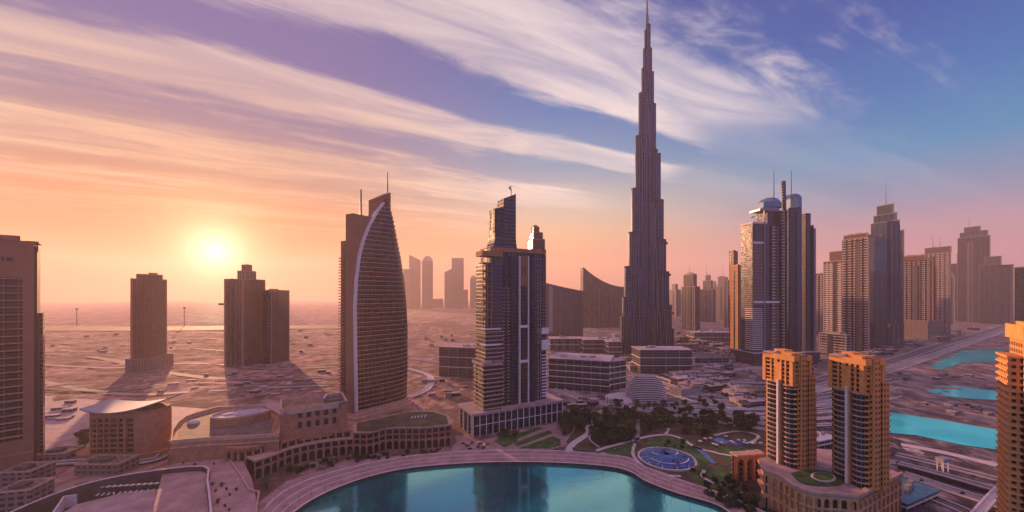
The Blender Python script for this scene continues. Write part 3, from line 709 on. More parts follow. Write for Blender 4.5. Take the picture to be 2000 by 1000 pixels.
    q = MB(); q.box(d0 + 5, d0 + 12, 8, 16, zl + 1.6, zl + 5); q.build('lift_housing', 'roof_mauve', root)
    # crown
    e0, e1 = u(950, 12), u(1064, 12); q = MB(); zc = z1; q.prism(rect(e0 + 4, 9.5, e1, 38), zc - 3, zc + 1.5, True, True); q.build('top_slab', 'sandstone', root)
    f0, f1 = u(960, 14), u(1010, 14); w0, w1 = u(966, 14), u(1007, 14); q = MB(); rings = []
    hh = z(985, 462, 14) - zc
    for i in range(7):
        t = i / 6; s_ = (1 - t) ** 2.2; rings.append([(w0 + (f0 - w0) * s_, 13, zc + hh * t), (w1 + (f1 - w1) * s_, 13, zc + hh * t), (w1 + (f1 - w1) * s_, 31, zc + hh * t), (w0 + (f0 - w0) * s_, 31, zc + hh * t)])
    q.loft(rings); q.build('flared_crown_base', 'f_glassmauve', root)
    m0 = u(983, 14); za = z(974, 408, 14); q = MB(); q.prism(rect(w0, 14, m0, 29), zc + hh - 1, lambda x, y: za + (0 if x < (w0 + m0) / 2 else 3)); q.build('crown_slab', 'f_glassdark', root)
    zb2 = z(984, 388, 14); zb3 = z(1007, 379, 14); q = MB()
    q.prism([(m0, 13.2), ((m0 + w1) / 2, 15.5), (w1, 13.2), (w1, 29), (m0, 29)], zc + hh - 1, lambda x, y: zb2 + (zb3 - zb2) * (x - m0) / (w1 - m0)); q.build('crown_horn', 'f_glassmauve', root)
    uu = u(998, 20); zk = z(998, 381, 20); zq = z(996, 366, 20); q = MB(); q.tube((uu, 20, zk - 3), (uu + .5, 20, zq - 3), .5, .4); q.tube((uu + .5, 20, zq - 3), (uu - 2.2, 20, zq), .8, 1.1); q.tube((uu - 2.2, 20, zq), (uu + 1.4, 20, zq + 1.5), 1.0, .3); q.build('finial', 'steel', root)
hotel()
simple_tower('apartment_tower', 'pinkish tower with stepped pagoda top rising right behind the hotel tower', 'skyscraper', 1026, 1066, 742,
    [(1026, 1066, 488, 'f_brown'), (1030, 1064, 468, 'f_brown'), (1034, 1060, 455, None), (1038, 1053, 444, None)], 20, .8, trim='sandstone', cap='dome')

# ------------------------------------------------------------------ dark twin-domed cluster
def cluster():
    fr = Frame(1480, 712, 8); root = fr.thing('domed_tower', 'dark glass tower with two faceted blue glass crowns, pale left shoulder and two thin masts', 'skyscraper')
    u, z = fr.u, fr.z
    def bk(nm, pa, pb, yt, off, dep, mat, yb=None, dx=0):
        x0, x1 = fr.span(pa, pb, off, dep); z1 = z((pa + pb) / 2, yt, off); zb = 0 if yb is None else z((pa + pb) / 2, yb, off)
        q = MB(); q.prism(rect(x0, off, x1, off + dep), zb, z1, True, True); q.build(nm, mat, root); return x0, x1, zb, z1
    x0, x1, _, z1 = bk('left_shoulder', 1447, 1503, 436, 0, 34, 'f_glassmauve')
    x0, x1 = x0, u(1492, 0)
    q = MB(); q.prism(rect(x0 + 1, -1.0, x1 - 2, 2), z(1470, 596), z(1470, 478), True, True); q.build('pink_glazing', 'f_glassred', root)
    q = MB(); slabs(q, rect(x0, -.3, x1 - 4, 20), z(1470, 686), z(1470, 602), 4.3, 1.3, .9); q.build('balcony_tier', 'white_trim', root)
    q = MB(); q.prism(rect(x0 - 1.5, -2, x1 + 6, 35), z1 - 1, z1 + 3, True, True); q.build('cornice', 'white_trim', root)
    q = MB(); q.box(x0 + 1, x1, -1.6, 3, z(1470, 476), z(1470, 472)); q.build('string_course', 'white_trim', root); q = MB(); q.box(x0 + 1, x1 + 50, -1.7, 3, z(1470, 592), z(1470, 588)); q.build('string_course', 'white_trim', root)
    q = MB(); q.box(x0 + 4, x1 - 16, -1.4, 2, z(1470, 468), z(1470, 443)); q.build('top_glazing', 'f_glassblue', root)
    q = MB(); q.box(x1 - .8, x1 + .8, -3, 1, 14, z(1491, 408)); q.build('vertical_fin', 'pale_metal', root)
    bk('middle_shaft', 1478, 1526, 411, 5, 30, 'f_glassdark')
    a, b = u(1497, 5), u(1522, 5)
    q = MB(); q.box(a - 16, b, 4, 34, z(1505, 412, 5), z(1505, 408, 5)); q.build('cornice', 'steel', root)
    q = MB(); c0, c1 = u(1503, 5), u(1519, 5); q.prism([(c0, 5.2), (c0 + 2, 1), (c1 - 2, 1), (c1, 5.2)], 10, z(1510, 440, 5), True, True); q.build('bowed_bay', 'f_louvre', root)
    q = MB(); slabs(q, rect(c0, 0.4, c1, 8), 14, z(1510, 600, 5), 4.2, 1.1, .6); q.build('balcony_tier', 'concrete', root)
    # central tower
    x0, x1, _, zc = bk('central_shaft', 1521, 1566, 405, -3, 42, 'f_glassblue')
    for (pa, pb, m_) in ((1524, 1532, 'f_louvre'), (1533, 1537, 'f_glassdark'), (1540, 1552, 'f_glassdark'), (1554, 1561, 'f_glassmauve')):
        c0, c1 = u(pa, -3), u(pb, -3); q = MB(); q.prism([(c0, -2.9), (c0 + .6, -5), (c1 - .6, -5), (c1, -2.9)], 12, z(1540, 412 if pa != 1540 else 406, -3), True, True); q.build('vertical_bay', m_, root)
    cm = (x0 + x1) / 2; hw = (x1 - x0) / 2
    q = MB(); hd = z(1540, 376) - zc; o8 = circ(cm + 1, 16, hw + 3, 24, 8, 22.5, 382.5); q.loft([[(x, y, zc) for x, y in o8], [(x, y, zc + hd * .66) for x, y in o8], [(x, y, zc + hd * .86) for x, y in scaled(o8, .84)], [(x, y, zc + hd) for x, y in scaled(o8, .5)]]); q.build('glass_crown', 'blue_glass', root)
    q = MB(); c0, c1 = u(1496, 8), u(1527, 8); zq = z(1510, 404, 8); hd = z(1510, 384, 8) - zq; o8 = circ((c0 + c1) / 2 + 3, 22, (c1 - c0) / 2 + 5, 19, 8, 22.5, 382.5); q.loft([[(x, y, zq) for x, y in o8], [(x, y, zq + hd * .55) for x, y in scaled(o8, .97)], [(x, y, zq + hd * .85) for x, y in scaled(o8, .75)], [(x, y, zq + hd) for x, y in scaled(o8, .4)]]); q.build('glass_crown', 'blue_glass', root)
    q = MB(); q.prism(circ((c0 + c1) / 2, 22, (c1 - c0) / 2 + .5, 15.5, 18), zq - 8, zq); q.build('dome_drum', 'pale_metal', root)
    for (pa, yt, r) in ((1511.5, 333, .9), (1545.5, 333, .9)):
        uu = u(pa, 14); q = MB(); q.tube((uu, 14, z(pa, 402, 14)), (uu, 14, z(pa, yt, 14)), 1.2, .5); q.build('mast', 'steel', root)
    uu = u(1531, 10); q = MB(); q.tube((uu + 2, 10, z(1531, 412, 10)), (uu - 1, 10, z(1531, 354, 10)), 3.2, 4.2, 8); q.build('stub_tower', 'f_louvre_dark', root)
    uu = u(1473, 14); q = MB(); q.tube((uu + 3, 14, z1), (uu, 14, z1 + 18), .7); q.tube((uu, 14, z1 + 18), (uu - 6, 14, z1 + 14), .9, 1.6); q.build('roof_derrick', 'steel', root)
    bk('right_shoulder', 1560, 1576, 416, 3, 30, 'f_glassmauve')
    x0, x1, _, z3 = bk('right_block', 1563, 1592, 446, 0, 30, 'f_glassdark')
    q = MB(); q.prism(rect(x0 + 4, 2, x1 - 1, 28), z3, lambda x, y: z3 + 9 - (x - x0) * .25); q.build('upper_block', 'f_glassmauve', root)
    fn = MB(); fins(fn, [x0 + (x1 - x0) * t for t in (.35, .55, .8, .97)], 0, 10, z3, 1.2, 1.6); fn.build('vertical_fin', 'steel', root)
    q = MB(); a, b = fr.span(1434, 1602, -10, 60); zp = z(1520, 690, -10); q.prism(rect(a, -10, b, 50), 0, zp); q.build('podium', 'f_hall', root)
    q = MB(); q.box(a - 1, b + 1, -11.5, 51, zp, zp + 1.5); q.build('podium_roof', 'roof_mauve', root)
cluster()
simple_tower('apartment_tower', 'slim orange brown tower standing hard against the left side of the dark domed tower', 'skyscraper', 1427, 1448, 690,
    [(1427, 1448, 518, 'f_orange')], 10, .8, trim='orange_stone')
simple_tower('apartment_tower', 'narrow dark tower with slanted top behind the slim orange brown tower', 'skyscraper', 1424, 1441, 662,
    [(1424, 1441, 492, 'f_brown')], 0, .9, cap='slant', trim='concrete')

# ------------------------------------------------------------------ hazy towers between the tallest tower and the cluster
simple_tower('apartment_tower', 'rounded domed tower fading in haze just right of the tallest tower', 'skyscraper', 1331, 1367, 646,
    [(1331, 1367, 560, 'f_ribs'), (1335, 1361, 536, 'f_ribs')], 15, .9, cap='dome', spire=(1347, 520), trim='concrete')
simple_tower('apartment_tower', 'hazy tower with sharp curved pinnacle, second right of the tallest tower', 'skyscraper', 1367, 1398, 630,
    [(1367, 1398, 565, 'f_ribs'), (1373, 1392, 548, 'f_ribs'), (1378, 1388, 538, 'f_ribs')], 15, .9, cap='point', spire=(1380, 516), trim='concrete')
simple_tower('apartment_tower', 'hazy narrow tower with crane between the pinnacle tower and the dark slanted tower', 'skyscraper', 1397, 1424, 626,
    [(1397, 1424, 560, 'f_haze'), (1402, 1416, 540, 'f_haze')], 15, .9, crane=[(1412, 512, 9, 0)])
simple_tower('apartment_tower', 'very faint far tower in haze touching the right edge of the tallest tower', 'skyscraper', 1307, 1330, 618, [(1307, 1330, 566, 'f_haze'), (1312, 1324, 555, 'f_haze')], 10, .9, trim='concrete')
# ------------------------------------------------------------------ right-hand row
simple_tower('apartment_tower', 'small banded tower directly right of the dark domed tower', 'skyscraper', 1592, 1611, 655, [(1592, 1611, 534, 'f_louvre')], 15, .9, balc=(1, 'all', 6.6, 'concrete'))
simple_tower('apartment_tower', 'pale ribbed balcony tower with a curved hook on its roof', 'skyscraper', 1611, 1652, 672, [(1611, 1652, 508, 'f_louvre'), (1622, 1650, 490, 'f_brown')], 12, .9,
    balc=(1, 'all', 6.6, 'white_trim'), cap='slant', trim='sandstone_pale')
simple_tower('apartment_tower', 'tall striped balcony tower standing left of the blue stepped glass tower', 'skyscraper', 1648, 1694, 690, [(1648, 1694, 462, 'f_louvre'), (1651, 1692, 454, 'f_brown')], 14, .8,
    balc=(1, (.35, .8), 6.6, 'white_trim'), trim='concrete')
simple_tower('office_block', 'low dark office block of horizontal bands in front of the pale balcony towers', 'office block', 1600, 1662, 702, [(1600, 1662, 656, 'f_louvre_dark')], 12, .7, balc=(1, 'all', 6.6, 'concrete'))
def stepped():
    root, fr = simple_tower('glass_tower', 'blue stepped glass tower topped by a needle spire with a teal slab on its left', 'skyscraper', 1694, 1761, 680,
        [(1698, 1761, 448, 'f_glassblue'), (1703, 1755, 428, 'f_glassblue'), (1708, 1750, 414, 'f_glassblue'), (1714, 1744, 397, 'f_glassteal')], 14, .7, spire=(1730, 354), trim='steel', cap='dome')
    x0, x1 = fr.span(1690, 1733, -8, 22); z1 = fr.z(1710, 462, -8); zm = fr.z(1710, 530, -8)
    q = MB(); q.prism(rect(x0, -8, x1, 14), zm, z1); q.build('upper_glazing', 'f_glassteal', root)
    q = MB(); q.prism(rect(x0 + .4, -7.6, x1 - .4, 13.6), 0, zm); q.build('lower_glazing', 'f_glassdark', root)
    x0, x1 = fr.u(1736, -3), fr.u(1757, -3); q = MB(); q.prism([(x0, 1), (x0 + 3, -5), (x1 - 3, -5), (x1, 1)], 0, fr.z(1746, 432, -3)); q.build('bowed_bay', 'f_glassmauve', root)
    q = MB(); fins(q, [x0 + 4, (x0 + x1) / 2, x1 - 4], -5, 0, fr.z(1746, 440, -3), 1, 1.4); q.build('vertical_fin', 'steel', root)
    q = MB(); x0, x1 = fr.span(1728, 1764, -8, 14); q.prism(rect(x0, -9, x1, 10), 0, fr.z(1746, 632, -8)); q.build('ribbed_base', 'f_ribs', root)
stepped()
simple_tower('apartment_tower', 'reddish tower on a pillared base right behind the blue stepped glass tower', 'skyscraper', 1762, 1812, 664, [(1764, 1811, 506, 'f_louvre'), (1770, 1800, 498, 'f_brown')], 14, .85,
    balc=(1, (.15, .8), 6.6, 'sandstone'), podium=(1763, 1812, 628), trim='sandstone')
simple_tower('apartment_tower', 'grey balcony tower under construction with two cranes on its roof', 'skyscraper', 1808, 1849, 656, [(1808, 1843, 492, 'f_louvre'), (1815, 1849, 480, 'f_haze')], 14, .85,
    balc=(1, 'all', 6.6, 'concrete'), crane=[(1822, 458, -4, 0), (1836, 462, -3, 0)], trim='concrete')
simple_tower('glass_tower', 'dark round shouldered glass tower left of the tall blue capped one', 'skyscraper', 1857, 1901, 628, [(1857, 1901, 512, 'f_glassdark'), (1874, 1898, 492, 'f_glassmauve')], 12, .8, cap='dome', trim='steel')
simple_tower('glass_tower', 'tall dark tower with blue glass upper front and a tiny aerial', 'skyscraper', 1880, 1924, 632, [(1880, 1924, 458, 'f_glassdark'), (1883, 1921, 448, 'f_glassblue'), (1888, 1910, 441, 'f_glassmauve')], 12, .8, cap='slant', spire=(1893, 422), trim='steel')
simple_tower('glass_tower', 'shorter grey tower with a blue glass panel, rightmost of the distant dark towers', 'skyscraper', 1922, 1966, 636, [(1926, 1965, 516, 'f_glassdark'), (1928, 1950, 500, 'f_glassmauve')], 12, .8, trim='steel', cap='slantr')
simple_tower('glass_tower', 'dark tower cut by the right edge of the photo above the orange tower', 'skyscraper', 1986, 2030, 690, [(1988, 2030, 520, 'f_glassdark')], 5, .8, trim='steel')
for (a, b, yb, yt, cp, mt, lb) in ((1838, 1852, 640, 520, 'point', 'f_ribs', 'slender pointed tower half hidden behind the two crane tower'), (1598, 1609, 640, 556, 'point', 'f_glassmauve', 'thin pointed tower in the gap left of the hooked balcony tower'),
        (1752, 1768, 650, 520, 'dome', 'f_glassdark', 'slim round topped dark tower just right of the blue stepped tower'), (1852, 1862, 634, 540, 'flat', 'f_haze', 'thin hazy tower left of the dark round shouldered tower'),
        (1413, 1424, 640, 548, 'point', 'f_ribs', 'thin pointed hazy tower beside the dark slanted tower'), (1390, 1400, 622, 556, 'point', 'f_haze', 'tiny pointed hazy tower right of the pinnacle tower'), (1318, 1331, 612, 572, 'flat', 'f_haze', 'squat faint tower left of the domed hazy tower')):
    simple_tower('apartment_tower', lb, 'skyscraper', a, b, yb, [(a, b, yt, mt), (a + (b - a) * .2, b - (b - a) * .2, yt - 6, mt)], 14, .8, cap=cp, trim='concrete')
# ------------------------------------------------------------------ far hazy skyline left of centre
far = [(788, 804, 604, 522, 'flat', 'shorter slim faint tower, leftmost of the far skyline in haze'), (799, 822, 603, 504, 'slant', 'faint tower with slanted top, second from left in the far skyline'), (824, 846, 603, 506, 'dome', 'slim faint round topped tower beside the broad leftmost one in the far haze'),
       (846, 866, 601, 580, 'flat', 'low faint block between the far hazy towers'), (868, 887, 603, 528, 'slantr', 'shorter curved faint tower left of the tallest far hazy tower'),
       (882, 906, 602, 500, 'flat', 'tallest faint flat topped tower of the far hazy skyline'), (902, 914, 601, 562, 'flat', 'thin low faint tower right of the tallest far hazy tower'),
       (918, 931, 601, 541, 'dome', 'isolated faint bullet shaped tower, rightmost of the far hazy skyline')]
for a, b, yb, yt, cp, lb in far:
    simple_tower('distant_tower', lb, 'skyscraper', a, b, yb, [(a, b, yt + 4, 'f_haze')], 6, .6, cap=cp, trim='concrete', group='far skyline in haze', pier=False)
# ------------------------------------------------------------------ two curved-roof halls
def hall(name, label, xl, xr, yb, ytl, ytr, curve, deg, mat):
    fr = Frame((xl + xr) / 2, yb, deg); root = fr.thing(name, label, 'office block'); dep = 70
    x0, x1 = fr.u(xl), fr.u(xr); za, zb = fr.z(xl, ytl), fr.z(xr, ytr); n = 12; q = MB()
    poly = [(x0 + (x1 - x0) * i / n, 0) for i in range(n + 1)] + [(x1 - (x1 - x0) * i / n, dep) for i in range(n + 1)]
    def zt(x, y): t = (x - x0) / (x1 - x0); return za + (zb - za) * (1 - (1 - t) ** curve)
    q.prism(poly, 0, zt, cap=False); q.build('wall', mat, root)
    r = MB()
    for i in range(n):
        a, b = x0 + (x1 - x0) * i / n, x0 + (x1 - x0) * (i + 1) / n
        r.loft([[(a, -.8, zt(a, 0)), (b, -.8, zt(b, 0)), (b, dep, zt(b, 0)), (a, dep, zt(a, 0))], [(a, -.8, zt(a, 0) + 2), (b, -.8, zt(b, 0) + 2), (b, dep, zt(b, 0) + 2), (a, dep, zt(a, 0) + 2)]])
    r.build('curved_roof', 'steel', root)
    f_ = MB(); fins(f_, [x0 + (x1 - x0) * t for t in (.14, .4, .7, .98)], 0, 0, min(za, zb) - 4, 1, 1); f_.build('vertical_fin', 'steel', root)
    return root, fr, x0, x1
rt, fr_, hx0, hx1 = hall('curved_roof_hall', 'lower dark glass block with gently curved roof right of the hotel tower', 1064, 1139, 662, 553, 569, 1.2, 0, 'f_glassmauve')
q = MB(); q.box(hx0 + 14, hx0 + 26, -2, 2, fr_.z(1080, 648), fr_.z(1080, 558)); q.build('glazed_strip', 'pale_metal', rt)
hall('curved_roof_hall', 'dark glass block whose roof sweeps up to a sharp point left of the tallest tower', 1139, 1219, 640, 522, 561, 1.9, 0, 'f_glassdark')
# ------------------------------------------------------------------ low glass halls of the shopping centre
def low(name, label, xl, xr, yb, yt, deg, dep, mat, roof, ledges=3, cols=6, group=None):
    fr = Frame(xl, yb, deg); root = fr.thing(name, label, 'low building', group); x1 = fr.u(xr); z1 = fr.z(xl, yt)
    poly = rect(0, 0, x1, dep); q = MB(); q.prism(poly, 0, z1); q.build('wall', mat, root)
    q = MB(); q.prism(rect(-1.5, -1.5, x1 + 1.5, dep + 1.5), z1, z1 + 1, True, True); q.build('roof', roof, root)
    q = MB()
    for i in range(ledges): zz = z1 * (i + 1) / (ledges + 1); q.box(-1.1, x1 + 1.1, -1.1, dep, zz, zz + 1.1)
    q.build('floor_ledge', 'white_trim', root)
    q = MB(); fins(q, [x1 * i / cols for i in range(cols + 1)], 0, 0, z1, .6, .7)
    for i in range(1, 4): q.box(-.7, .05, dep * i / 4 - .3, dep * i / 4 + .3, 0, z1)
    q.build('frame_grid', 'concrete', root)
    rnd = random.Random(int(xl)); 
    for k in range(3):
        q = MB(); a = x1 * rnd.uniform(.1, .75); b = dep * rnd.uniform(.2, .7); q.box(a, a + x1 * .1, b, b + dep * .14, z1 + 1, z1 + rnd.uniform(2.5, 5)); q.build('roof_plant', 'concrete', root)
    return root
low('glass_hall', 'long glazed hall with white ledges left of the hotel tower', 858, 950, 735, 678, -14, 60, 'f_hall', 'roof_pink', 2, 5)
low('glass_hall', 'long many ledged glazed hall with bright roof below the curved roof blocks', 1072, 1190, 758, 700, -20, 62, 'f_hall', 'roof_mauve', 4, 7)
low('glass_hall', 'glazed hall end wing joined to the many ledged hall', 1188, 1222, 764, 708, 32, 50, 'f_hall', 'roof_mauve', 4, 3)
low('glass_hall', 'dark glazed pavilion in front of the tallest tower base', 1250, 1352, 730, 684, 0, 50, 'f_hall', 'roof_mauve', 2, 4)
low('glass_hall', 'low dark pavilion right of the one at the tallest tower base', 1356, 1424, 722, 700, 4, 70, 'f_glassmauve', 'roof_dark', 1, 5)
low('glass_hall', 'low white roofed block between the curved roof blocks and the tallest tower', 1140, 1212, 690, 664, 0, 60, 'f_hall', 'roof_mauve', 2, 4)
low('glass_hall', 'wide low block with a white roof behind the tallest tower base on the right', 1356, 1430, 668, 650, 2, 50, 'f_louvre_dark', 'roof_mauve', 1, 5)
low('glass_hall', 'wide banded low block at the foot of the lower curved roof block', 1075, 1140, 685, 662, 0, 50, 'f_louvre_dark', 'roof_mauve', 1, 5)
low('glass_hall', 'small low block touching the left of the tallest tower base', 1188, 1214, 698, 668, 0, 40, 'f_hall', 'roof_mauve', 2, 3)
# ------------------------------------------------------------------ ribbed shell building and its fan terraces
def shell():
    fr = Frame(1272, 788, 4); root = fr.thing('ribbed_shell_hall', 'low curved building of thin white ribs stacked like a shell behind the park', 'hall')
    x0, x1 = fr.u(1232), fr.u(1312); zt = fr.z(1272, 742); cx = (x0 + x1) / 2; hw = (x1 - x0) / 2; n = 12
    core = MB(); ribs = MB(); n = 14
    def pf(t, g=0):
        z = zt * t; s_ = math.sqrt(1 - (.86 * t) ** 2.4); return [(cx + (hw * s_ + g) * a * (1 + .06 * math.sin(5 * math.atan2(b, a) + t * 2)), 16 + (13 * s_ + g) * b + 6 * t) for a, b in circ(0, 0, 1, n=30)], z
    core.loft([[(x, y, pf(i / 8)[1]) for x, y in pf(i / 8)[0]] for i in range(9)]); core.build('shell', 'dark_stone', root)
    for i in range(n):
        p, z = pf((i + .4) / n, .9); ribs.prism(p, z - .45, z + .35, True, True)
    ribs.build('white_rib', 'white_trim', root)
    tb = MB(); p_, z_ = pf(.99, -3); tb.dome(cx, 22, zt, hw * .55, 8, 3, 14, 3); tb.build('roof_cap', 'concrete', root)
    fr2 = Frame(1212, 790, -10); r2 = fr2.thing('fan_terrace', 'fan of striped curved steps left of the ribbed shell hall', 'terrace')
    for i in range(9):
        q = MB(); r0 = 8 + i * 3.4; P = circ(fr2.u(1238), 2, r0 + 1.8, (r0 + 1.8) * .8, 14, 95, 185); Q = circ(fr2.u(1238), 2, r0, r0 * .8, 14, 95, 185)
        q.prism(P + Q[::-1], 0, 1.2 + i * 1.0); q.build('step', 'white_trim', r2)
shell()
# ------------------------------------------------------------------ hazed towers on the left
def dusk_towers():
    simple_tower('apartment_tower', 'lone brown tower with small notched crown on the open sand at left', 'skyscraper', 257, 324, 730,
        [(257, 324, 545, 'f_brown'), (268, 316, 536, 'f_brown')], -12, .75, trim='sandstone', podium=(258, 326, 704))
    root, fr = simple_tower('apartment_tower', 'brown block tower with a stepped turret under the sun', 'skyscraper', 438, 518, 718,
        [(438, 518, 546, 'f_brown'), (464, 500, 530, 'f_beige'), (472, 492, 518, 'f_beige')], -10, .6, trim='sandstone')
    q = MB(); u0 = fr.u(430, 10); q.box(u0, fr.u(448, 10), 6, 16, fr.z(440, 596, 10), fr.z(440, 592, 10)); q.build('viewing_ledge', 'sandstone', root)
    simple_tower('apartment_tower', 'flat topped brown tower joined to the right of the turreted block', 'skyscraper', 512, 565, 712,
        [(512, 565, 568, 'f_brown')], -10, .8, trim='sandstone')
    for px, yt, yb, lb in ((150, 602, 637, 'thin floodlight mast on the shore at far left'), (360, 600, 637, 'thin floodlight mast on the shore between the two brown towers')):
        P = G(px, yb); r = thing('floodlight_mast', lb, 'mast', P); m = MB(); z1 = H - (yt - HY) * P.y / F
        m.tube((0, 0, 0), (0, 0, z1), 2.2, 1.4); m.build('pole', 'dark_stone', r); m = MB(); m.box(-5, 5, -2, 2, z1 - 8, z1); m.build('lamp_head', 'dark_stone', r)
    P = G(1975, 640); r = thing('floodlight_mast', 'thin lattice mast in haze near the right edge', 'mast', P); m = MB(); z1 = H - (540 - HY) * P.y / F
    m.tube((0, 0, 0), (0, 0, z1), 1.8, .8); m.build('pole', 'steel', r)
dusk_towers()
# ------------------------------------------------------------------ foreground left tower
def left_tower():
    fr = Frame(66, 908, 46); root = fr.thing('apartment_tower', 'large beige tower cut by the left edge with a tall recess of dark louvred balconies', 'skyscraper')
    u, z = fr.u, fr.z
    x0 = -62; x1 = u(66); zt = z(40, 470)
    # front wall with the recess left open
    r0, r1 = -56, u(44); zr0, zr1 = z(20, 862), z(20, 542)
    q = MB(); q.box(r1, x1, 0, 30, 0, zt); q.box(x0, r0, 0, 30, 0, zt); q.box(r0, r1, 0, 30, 0, zr0); q.box(r0, r1, 0, 30, zr1, zt); q.build('wall', 'beige', root)
    q = MB(); q.box(r0, r1, 5, 29, zr0, zr1); q.build('recess_glazing', 'dark_glass', root)
    q = MB(); zz = zr0 + 3
    while zz < zr1: q.box(r0, r1 + .5, -.6, 5, zz, zz + .55); zz += 6.1
    q.build('balcony_tier', 'sandstone_pale', root)
    q = MB(); zz = zr0 + 3
    while zz < zr1: q.box(r0, r1, .6, .8, zz + 1.6, zz + 1.8); q.box(r0, r1, 2.4, 5, zz + 3, zz + 3.4); zz += 6.1
    q.build('rail', 'beige', root)
    q = MB(); fins(q, [r0 + (r1 - r0) * t for t in (.2, .4, .6, .8, .955)], 1.2, zr0, zr1, .45, .3); q.build('post', 'sandstone', root)
    q = MB(); q.box(x1, x1 + 1.6, 3, 27, 0, z(66, 480)); q.build('side_strip', 'dark_stone', root)
    q = MB(); q.box(x1 + 1.6, x1 + 4.6, 6, 22, 0, z(68, 612)); q.build('side_pilaster', 'f_brown', root)
    q = MB(); q.box(x0, u(40), -.7, 31, zt, zt + 4); q.build('roof_parapet', 'sandstone', root)
    q = MB(); q.box(u(50), x1 + 2.6, 2, 26, zt - 1, zt + .4); q.tube((x1 + 1.8, 4, zt - 9), (x1 + 1.8, 4, zt), .4); q.build('roof_lip', 'sandstone', root)
    for k in range(2):
        for (a, b) in ((2, 9), (13, 25)):
            q = MB(); q.box(u(a), u(b), -.3, .1, z(10, 510), z(10, 502)); 
            if k == 0: q.build('window', 'dark_glass', root)
    q = MB(); q.box(-50, x1, -7, 0, 0, z(30, 885)); q.build('entrance_block', 'beige', root)
left_tower()
# ------------------------------------------------------------------ facade helper with real openings
def arcade(wall, pts, z0, z1, nb, pier=.22, arch=True, th=1.2, top=.12, root=None, glass='dark_glass', back=1.0, pane=True):
    """Wall with arched or square openings along a polyline; each opening's pane is its own child."""
    seg = [math.hypot(b[0] - a[0], b[1] - a[1]) for a, b in zip(pts[:-1], pts[1:])]; tot = sum(seg)
    def pt(s_):
        for (a, b, l) in zip(pts[:-1], pts[1:], seg):
            if s_ <= l + 1e-6: t = s_ / l; return Vector((a[0] + (b[0] - a[0]) * t, a[1] + (b[1] - a[1]) * t))
            s_ -= l
        return Vector(pts[-1])
    for i in range(nb):
        A, B = pt(tot * i / nb), pt(tot * (i + 1) / nb); d = B - A; L = d.length; d.normalize(); n = Vector((-d.y, d.x))
        p = L * pier / 2; h = z1 - z0; zt = z1 - h * top; o0, o1 = p, L - p; r = (o1 - o0) / 2
        prof = [(0, z0), (o0, z0)]
        if arch:
            ar = min(r, (zt - z0) * .5); prof += [(r + o0 - r * math.cos(a), zt - ar + ar * math.sin(a)) for a in [math.pi * k / 8 for k in range(9)]]
        else: prof += [(o0, zt), (o1, zt)]
        prof += [(o1, z0), (L, z0), (L, z1), (0, z1)]
        P = lambda s_, z, off: (A.x + d.x * s_ + n.x * off, A.y + d.y * s_ + n.y * off, z)
        # split the frame into convex faces: piers and head
        inner = prof[2:-4] if arch else prof[2:4]
        for off, fl in ((0, 1), (th, -1)):
            f1 = [P(0, z0, off), P(o0, z0, off), P(o0, inner[0][1], off), P(0, z1, off)]
            f2 = [P(o1, z0, off), P(L, z0, off), P(L, z1, off), P(o1, inner[-1][1], off)]
            for f_ in (f1, f2): wall.face(f_[::fl])
            m = len(inner)
            for k in range(m - 1):
                a0, a1 = inner[k], inner[k + 1]
                wall.face([P(a0[0], a0[1], off), P(a1[0], a1[1], off), P(0 if k + 1 < m / 2 else L, z1, off)][::fl])
            mid = inner[(m - 1) // 2 if arch else 0]
            wall.face([P(0, z1, off), P(mid[0] if arch else o1, mid[1], off), P(L, z1, off)][::fl])
        ring = [(o0, z0)] + list(inner) + [(o1, z0)]
        for a0, a1 in zip(ring[:-1], ring[1:]): wall.face([P(a0[0], a0[1], 0), P(a1[0], a1[1], 0), P(a1[0], a1[1], th), P(a0[0], a0[1], th)][::-1])
        wall.face([P(0, z1, 0), P(L, z1, 0), P(L, z1, th), P(0, z1, th)])
        if pane and root is not None:
            q = MB(); q.face([P(o0 - .1, z0, back), P(o1 + .1, z0, back), P(o1 + .1, zt, back), P(o0 - .1, zt, back)]); q.face([P(o0 - .1, z0, back + .2), P(o1 + .1, z0, back + .2), P(o1 + .1, zt, back + .2), P(o0 - .1, zt, back + .2)][::-1])
            q.build('window', glass, root)
